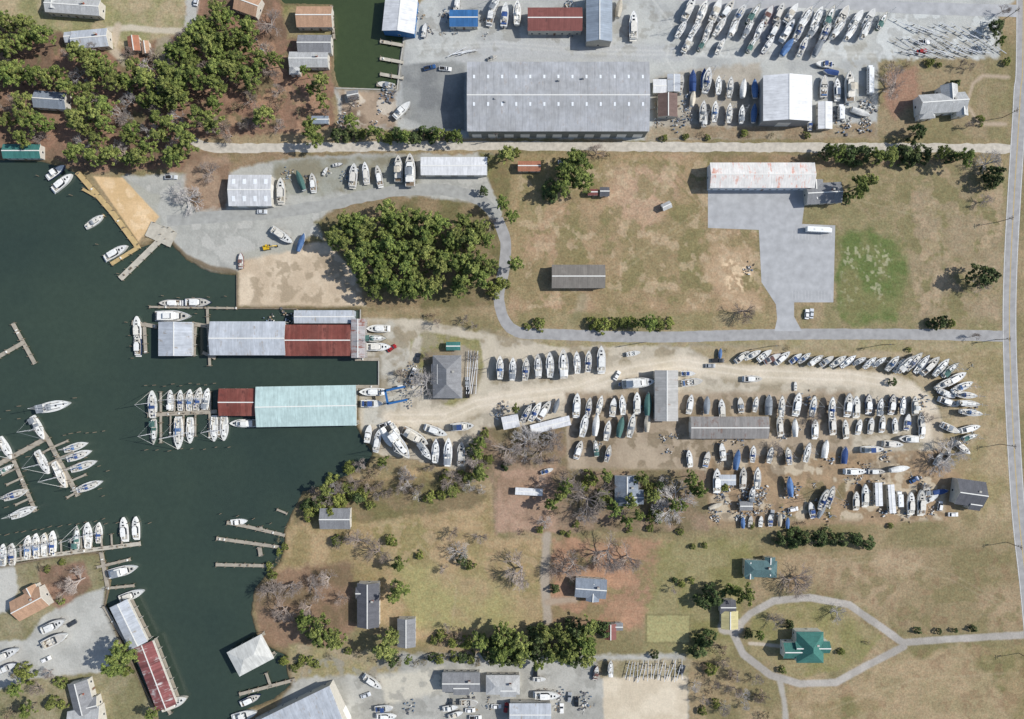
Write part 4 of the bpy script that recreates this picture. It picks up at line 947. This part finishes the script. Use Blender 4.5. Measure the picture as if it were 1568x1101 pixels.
def crown(seed,R0,Hh,mats,ncl=60,per=42,zlo=.5,dome=.42,csz=.95,q=(.28,.6),cone=False,limbs=0):
    rs=np.random.RandomState(seed); mb=MB()
    mb.cyl((0,0,-.2),(rs.uniform(-.3,.3),rs.uniform(-.3,.3),Hh*.85),.28*R0/5,.08,6,3)
    ph=rs.uniform(0,6.3,4); cl=[]
    if limbs:
        la=[rs.uniform(0,6.283)+2.39996*i for i in range(limbs)]; lr=[rs.uniform(.72,1.1)*(1-.5*(i/limbs)) for i in range(limbs)]
    for i in range(ncl):
        if limbs:
            k_=rs.randint(limbs) ; th=la[k_]+rs.normal(0,.1); Rt=R0*lr[k_]; u=rs.rand()**.6; r=Rt*u
            z=Hh*(zlo+dome*(k_/limbs))+ (1-u)*Hh*.06 - rs.rand()*Hh*.05
        else:
            th=rs.uniform(0,6.283); Rt=R0*(.8+.13*math.sin(2*th+ph[0])+.12*math.sin(3*th+ph[1])+.08*math.sin(5*th+ph[2]))
            u=math.sqrt(rs.rand()); r=Rt*u
            if cone: z=Hh*(.12+.86*(1-u))
            else: z=Hh*(zlo+dome*(1-u*u))-rs.rand()*Hh*.14
        cl.append((r*math.cos(th),r*math.sin(th),z))
        if i%5==0: mb.cyl((0,0,z*.8),cl[-1],.09,.04,4,3,False)
    v0=len(mb.v); vs=[];fs=[];ms=[]
    cl=np.array(cl)
    for i,c_ in enumerate(cl):
        tone=rs.choice([0,1,2],p=[.42,.36,.22])
        n=per
        d=rs.normal(0,1,(n,3)); d/=np.linalg.norm(d,axis=1)[:,None]; rad=csz*(.4+.6*rs.rand(n))[:,None]*rs.uniform(.6,1.35)
        pc=c_+d*rad*np.array([1,1,.7])
        nn=d*.6+rs.normal(0,.45,(n,3))+np.array([0,0,.75]); nn/=np.linalg.norm(nn,axis=1)[:,None]
        t=np.cross(nn,rs.normal(0,1,(n,3))); t/=np.linalg.norm(t,axis=1)[:,None]; b_=np.cross(nn,t)
        sz=rs.uniform(q[0],q[1],(n,1))
        for j in range(n):
            o_=len(vs)
            s=sz[j]
            vs.extend([tuple(pc[j]-t[j]*s),tuple(pc[j]+b_[j]*s*.6),tuple(pc[j]+t[j]*s),tuple(pc[j]-b_[j]*s*.6)])
            fs.append((o_,o_+1,o_+2,o_+3)); ms.append(int(tone if rs.rand()<.75 else rs.randint(3)))
    mb.v+=vs; mb.f+=[tuple(a+v0 for a in f) for f in fs]; mb.m+=ms
    return mb.mesh('tree',list(mats)+[bark])
PV=[crown(100+i,5,14,PM,100,30,zlo=.46,dome=.46,csz=.72,q=(.18,.42),limbs=20+i) for i in range(7)]
DV=[crown(200+i,4,9,DM,60,32,cone=(i%2==0),zlo=.35,dome=.55,csz=.75,q=(.2,.42)) for i in range(4)]
YV=[crown(300+i,4,6,YM,50,30,zlo=.25,dome=.6,csz=.75,q=(.2,.42)) for i in range(3)]
BV=[crown(400+i,4,6,BMt,22,18,zlo=.3,dome=.55,q=(.12,.28)) for i in range(3)]
def bare(seed,mat,R0=5.0,Hh=9.0):
    r=random.Random(seed); mb=MB()
    def br(p,d,l,rad,dep):
        e=p+d*l
        mb.cyl(p,e,rad,rad*.65,3 if dep>1 else 6,0,False)
        if dep>=5: return
        n=3 if dep else 8
        if dep in (1,): n=4
        for i in range(n):
            ax=Vector((r.gauss(0,1),r.gauss(0,1),r.gauss(0,.6))).normalized()
            nd_=(d*(.85 if dep else .3)+ax*(.55 if dep else .85)+Vector((0,0,.1 if dep else .25))).normalized()
            br(p+d*l*r.uniform(.55,1.0),nd_,l*r.uniform(.6,.85) if dep else R0*.44,max(rad*.55,.024),dep+1)
    br(Vector((0,0,-.2)),Vector((r.uniform(-.05,.05),r.uniform(-.05,.05),1)).normalized(),Hh*.33,.28,0)
    return mb.mesh('bare_tree',[mat])
RV=[bare(500+i,twig) for i in range(4)]; GV=[bare(520+i,twig2) for i in range(2)]
TK={'p':(PV,5,14,'pine_tree'),'d':(DV,4,9,'cedar_tree'),'y':(YV,4,6,'evergreen_shrub'),'b':(BV,4,6,'dry_shrub'),'r':(RV,5.6,10,'bare_tree'),'g':(GV,5.6,10,'bare_tree')}
def T(k,px,py,r):
    ms,R0,Hh,nm=TK[k]; s=r*S/R0; hs=s*.5+.5 if k in 'prg' else s
    hs*=R.uniform(.82,1.18)
    x,y=P(px,py,Hh*hs*.75); ob(nm,R.choice(ms),(x,y,0),R.uniform(0,6.28),(s*R.uniform(.88,1.12),s*R.uniform(.88,1.12),hs))
def scat(poly,sp,kinds,r0,r1,j=.4):
    xs_=[p[0] for p in poly];ys_=[p[1] for p in poly]; y=min(ys_);o_=0
    while y<max(ys_):
        x=min(xs_)+(sp/2 if o_ else 0)
        while x<max(xs_):
            a=x+R.uniform(-j,j)*sp;b_=y+R.uniform(-j,j)*sp
            if sdp(np.array([a]),np.array([b_]),poly)[0]>0: 
                k_=R.choice(kinds)
                if k_!='.': T(k_,a,b_,R.uniform(r0,r1))
            x+=sp
        y+=sp*.86;o_^=1
scat([(262,55),(300,12),(345,8),(395,50),(430,85),(425,118),(385,125),(345,118),(300,140),(270,150),(255,110)],22,'ppppr',14,21)
scat([(95,72),(150,88),(200,85),(258,95),(272,150),(300,165),(290,235),(240,255),(180,250),(110,235),(108,200),(110,150)],23,'ppppppr.g',14,21)
scat([(-60,80),(40,88),(60,110),(40,140),(40,170),(100,172),(100,212),(50,212),(-60,215)],23,'pppr.',15,21)
scat([(-60,20),(20,20),(60,50),(70,75),(0,80),(-60,70)],20,'ppb.',12,18)
scat([(60,98),(110,90),(108,135),(60,130)],20,'pp.',13,18)
scat([(280,130),(440,125),(440,200),(300,205)],30,'rpbr.',12,18)
scat([(110,60),(260,60),(260,95),(110,90)],26,'rpb.',10,15)
scat([(350,130),(500,130),(508,190),(360,200)],32,'rpbb.',9,15)
scat([(496,345),(520,326),(600,316),(680,318),(738,342),(758,370),(756,420),(735,442),(690,442),(640,446),(590,456),(560,444),(548,410),(515,388)],22,'p',14,20)
for a in (('p',400,172,18),('p',490,122,16),('p',478,206,20),('p',492,150,13),('p',300,175,20),('p',325,185,18),('p',535,182,16),('r',410,30,24),('r',330,110,18),('p',465,105,11),('r',540,150,12),
 ('r',315,258,20),('g',280,300,26),('g',268,295,18),('b',300,300,10),
 ('p',868,258,22),('p',888,250,20),('p',892,275,22),('p',862,285,18),('p',878,240,18),('d',842,288,16),('r',915,230,16),('b',930,236,9),
 ('p',775,236,16),('y',790,232,9),('p',768,308,14),('p',782,330,14),('r',748,340,16),('d',740,290,9),('p',790,403,14),('y',757,440,17),('y',770,433,12),('y',808,500,7),('y',826,495,12),
 ('p',1320,284,20),('p',1335,275,14),('d',1300,300,10),('d',1410,200,17),('r',1382,122,34),('p',1482,238,18),('g',1525,245,22),('d',1535,262,18),('d',1530,275,14),('d',1518,420,22),('r',1508,435,18),('d',1445,492,13),('y',1460,495,9),('d',1433,497,9),('d',1530,38,14),('p',1535,60,8),('r',1545,10,10),
 ('r',1515,305,14),('r',1145,475,22),('r',1490,190,9),('y',1505,182,8),('d',1468,125,9),('y',1440,98,5),
 ('p',490,972,26),('p',465,955,18),('p',510,985,18),('p',587,992,24),('p',600,975,14),('p',612,905,18),('p',600,915,12),('p',1145,915,20),('p',1125,905,14),('d',1098,915,18),('d',1080,925,14),('b',1105,995,18),('d',1085,985,16),('d',1072,998,14),('p',178,1005,24),('p',168,1022,20),('y',190,1030,12),('p',230,1095,12),('r',110,895,24),('r',90,908,18),('y',90,922,8),('b',60,870,8),
 ('r',410,915,26),('r',440,900,24),('r',475,905,26),('r',500,890,20),('r',430,940,22),('r',470,935,20),('r',520,920,14),('y',415,882,9),
 ('r',545,835,26),('r',575,850,26),('p',610,865,14),('y',598,830,12),('r',520,835,14),('g',700,850,20),('r',680,875,10),('d',708,860,9),('y',720,868,9),('y',642,852,7),('r',690,820,14),('r',735,825,14),('y',515,830,12),
 ('r',800,878,34),('r',860,880,28),('r',880,870,24),('r',935,855,34),('r',965,858,26),('d',850,905,8),
 ('r',1225,892,34),('r',1190,955,16),('g',1290,945,16),('r',1035,905,8),('y',1062,838,6),('y',1080,836,6),('y',1045,895,7),('y',1060,890,6),('d',1035,890,5),
 ('p',1165,975,9),('d',1150,975,8),('y',1290,1000,7),('d',1212,960,9),('b',1330,985,6),('y',1200,1028,7),('d',1410,968,6),('d',1440,968,5),('d',1465,966,5),('d',1495,965,6),
 ('g',1470,700,30),('g',1448,712,22),('r',1425,640,12),('g',650,590,26),('g',640,575,14),('r',612,575,12),('r',650,545,8),('r',730,705,24),('p',735,725,16),('y',728,700,12),('p',735,680,14),('r',690,735,18),('r',725,545,10),
 ('r',903,770,42),('g',1040,775,40),('g',1020,785,26),('r',880,740,26),('p',1075,750,14),('p',985,735,14),('p',1000,760,14),('p',980,790,10),('p',930,730,12),('y',905,735,14),('p',1060,735,14),('d',1012,745,10),('r',780,690,26),('g',805,680,28),('r',830,695,24),('g',845,675,18),('p',790,625,9),('p',860,760,12),('b',850,785,12),('p',962,800,10),('d',775,715,8),('y',742,665,9),('r',1420,745,8),
 ('r',1190,690,16),('r',1250,640,14),('y',1110,745,10),('d',1370,585,7),('r',1500,515,8)): T(*a)
for i in range(11): T(R.choice('ppd'),1268+i*19.5+R.uniform(-5,5),236+R.uniform(-8,6),R.uniform(12,19))
for i in range(8): T('d',1200+i*19+R.uniform(-3,3),829+R.uniform(-5,5),R.uniform(11,16))
for i in range(9): T(R.choice('py'),912+i*14,496+R.uniform(-4,3),R.uniform(9,14))
for i in range(15): T(R.choice('ppyd'),516+i*13,206+R.uniform(-9,4),R.uniform(9,14))
for i in range(17): T(R.choice('pdyb'),600+i*12,1013+R.uniform(-5,5),R.uniform(7,11))
scat([(655,968),(700,962),(720,990),(660,998)],16,'bry',9,13)
scat([(730,975),(780,965),(930,960),(930,1010),(800,1020),(735,1000)],20,'ppppd',13,20)
scat([(452,765),(500,750),(560,742),(585,760),(560,778),(470,790)],16,'ypydr',9,14)
scat([(480,722),(600,705),(680,735),(720,760),(650,768),(580,760),(500,752)],20,'rrg.yr',9,15)
scat([(640,700),(700,720),(750,735),(745,770),(660,750)],20,'rry.g',9,15)
scat([(450,745),(600,700),(640,735),(600,750),(480,760)],26,'rpb.',10,14)
scat([(722,655),(750,655),(750,735),(722,735)],17,'pryr',8,13)
scat([(760,662),(866,668),(866,715),(850,735),(760,720)],28,'rrg.',12,18)
scat([(820,735),(940,725),(1070,725),(1080,805),(830,812)],26,'rrgp.yg.',9,16)
scat([(420,1000),(470,985),(600,1000),(600,1015),(440,1030)],24,'yb',6,9)
scat([(600,1015),(910,1012),(1050,1000),(1050,1010)],20,'ybd',6,9)
scat([(1060,1010),(1110,1010),(1190,1045),(1190,1101),(1065,1101)],20,'rgbyr.',8,12)
scat([(0,1030),(90,1020),(110,1101),(0,1101)],26,'rypb.',9,15)
scat([(1350,95),(1545,90),(1545,108),(1350,108)],24,'rb.y',6,9)
scat([(1010,205),(1250,200),(1250,212),(1010,214)],16,'yb.',4,7)
scat([(620,485),(700,478),(745,482),(745,505),(640,498)],19,'rr.b',7,11)
scat([(790,805),(1080,800),(1080,820),(790,822)],15,'by.',5,8)
scat([(1085,800),(1500,798),(1500,812),(1085,815)],22,'by.',4,6)
scat([(1060,530),(1400,528),(1450,535),(1060,538)],24,'yb.',3,5)
scat([(385,900),(440,850),(440,800),(395,880)],14,'ybr',5,9)
scat([(20,870),(130,850),(140,860),(30,885)],20,'yb.',4,7)
scat([(-300,-200),(600,-200),(600,-60),(-300,-60)],40,'pr',16,22)
# utility poles
mb=MB(); mb.cyl((0,0,0),(0,0,10),.16,.11,7,0); mb.box((0,0,9.4),(.14,2.2,.16),0); mb.box((0,0,8.7),(.12,1.6,.14),0); mb.cyl((0,.3,7.4),(0,.3,8.3),.25,.25,9,1)
for y in (-1,0,1): mb.cyl((0,y,9.48),(0,y,9.7),.05,.05,5,1)
pm_=mb.mesh('utility_pole',[bark,concrete])
for x,y,a in ((1537,30,0),(1535,180,0),(1528,340,0),(1524,520,0),(1532,680,0),(1541,830,0),(1560,1000,0),(1180,530,90),(980,525,90),(1350,528,90),(760,215,90)):
    g=P(x,y); ob('utility_pole',pm_,(g[0],g[1],0),math.radians(a))
# ---------------------------------------------------------------- light, camera
EL=math.radians(41); AZ=math.radians(10)
d=Vector((math.cos(EL)*math.cos(AZ),math.cos(EL)*math.sin(AZ),math.sin(EL)))
sl=bpy.data.lights.new('sun','SUN'); sl.energy=4.5; sl.angle=math.radians(.5); sl.color=(1,.97,.92)
so=ob('sun',sl,(0,0,200)); so.rotation_euler=d.to_track_quat('Z','Y').to_euler()
w=bpy.data.worlds.new('World'); scene.world=w; w.use_nodes=True
nt=w.node_tree; sk=nt.nodes.new('ShaderNodeTexSky'); sk.sky_type='NISHITA'; sk.sun_disc=False; sk.sun_elevation=EL; sk.sun_rotation=math.radians(90)-AZ
bg=nt.nodes['Background']; nt.links.new(sk.outputs[0],bg.inputs[0]); bg.inputs[1].default_value=.12
cam=bpy.data.cameras.new('camera'); cam.lens=LENS; cam.sensor_width=36; cam.clip_start=1; cam.clip_end=20000
co=ob('camera',cam,(0,0,H)); scene.camera=co
scene.view_settings.view_transform='Standard'; scene.view_settings.look='None'; scene.view_settings.exposure=0
print('objects',len(bpy.data.objects))
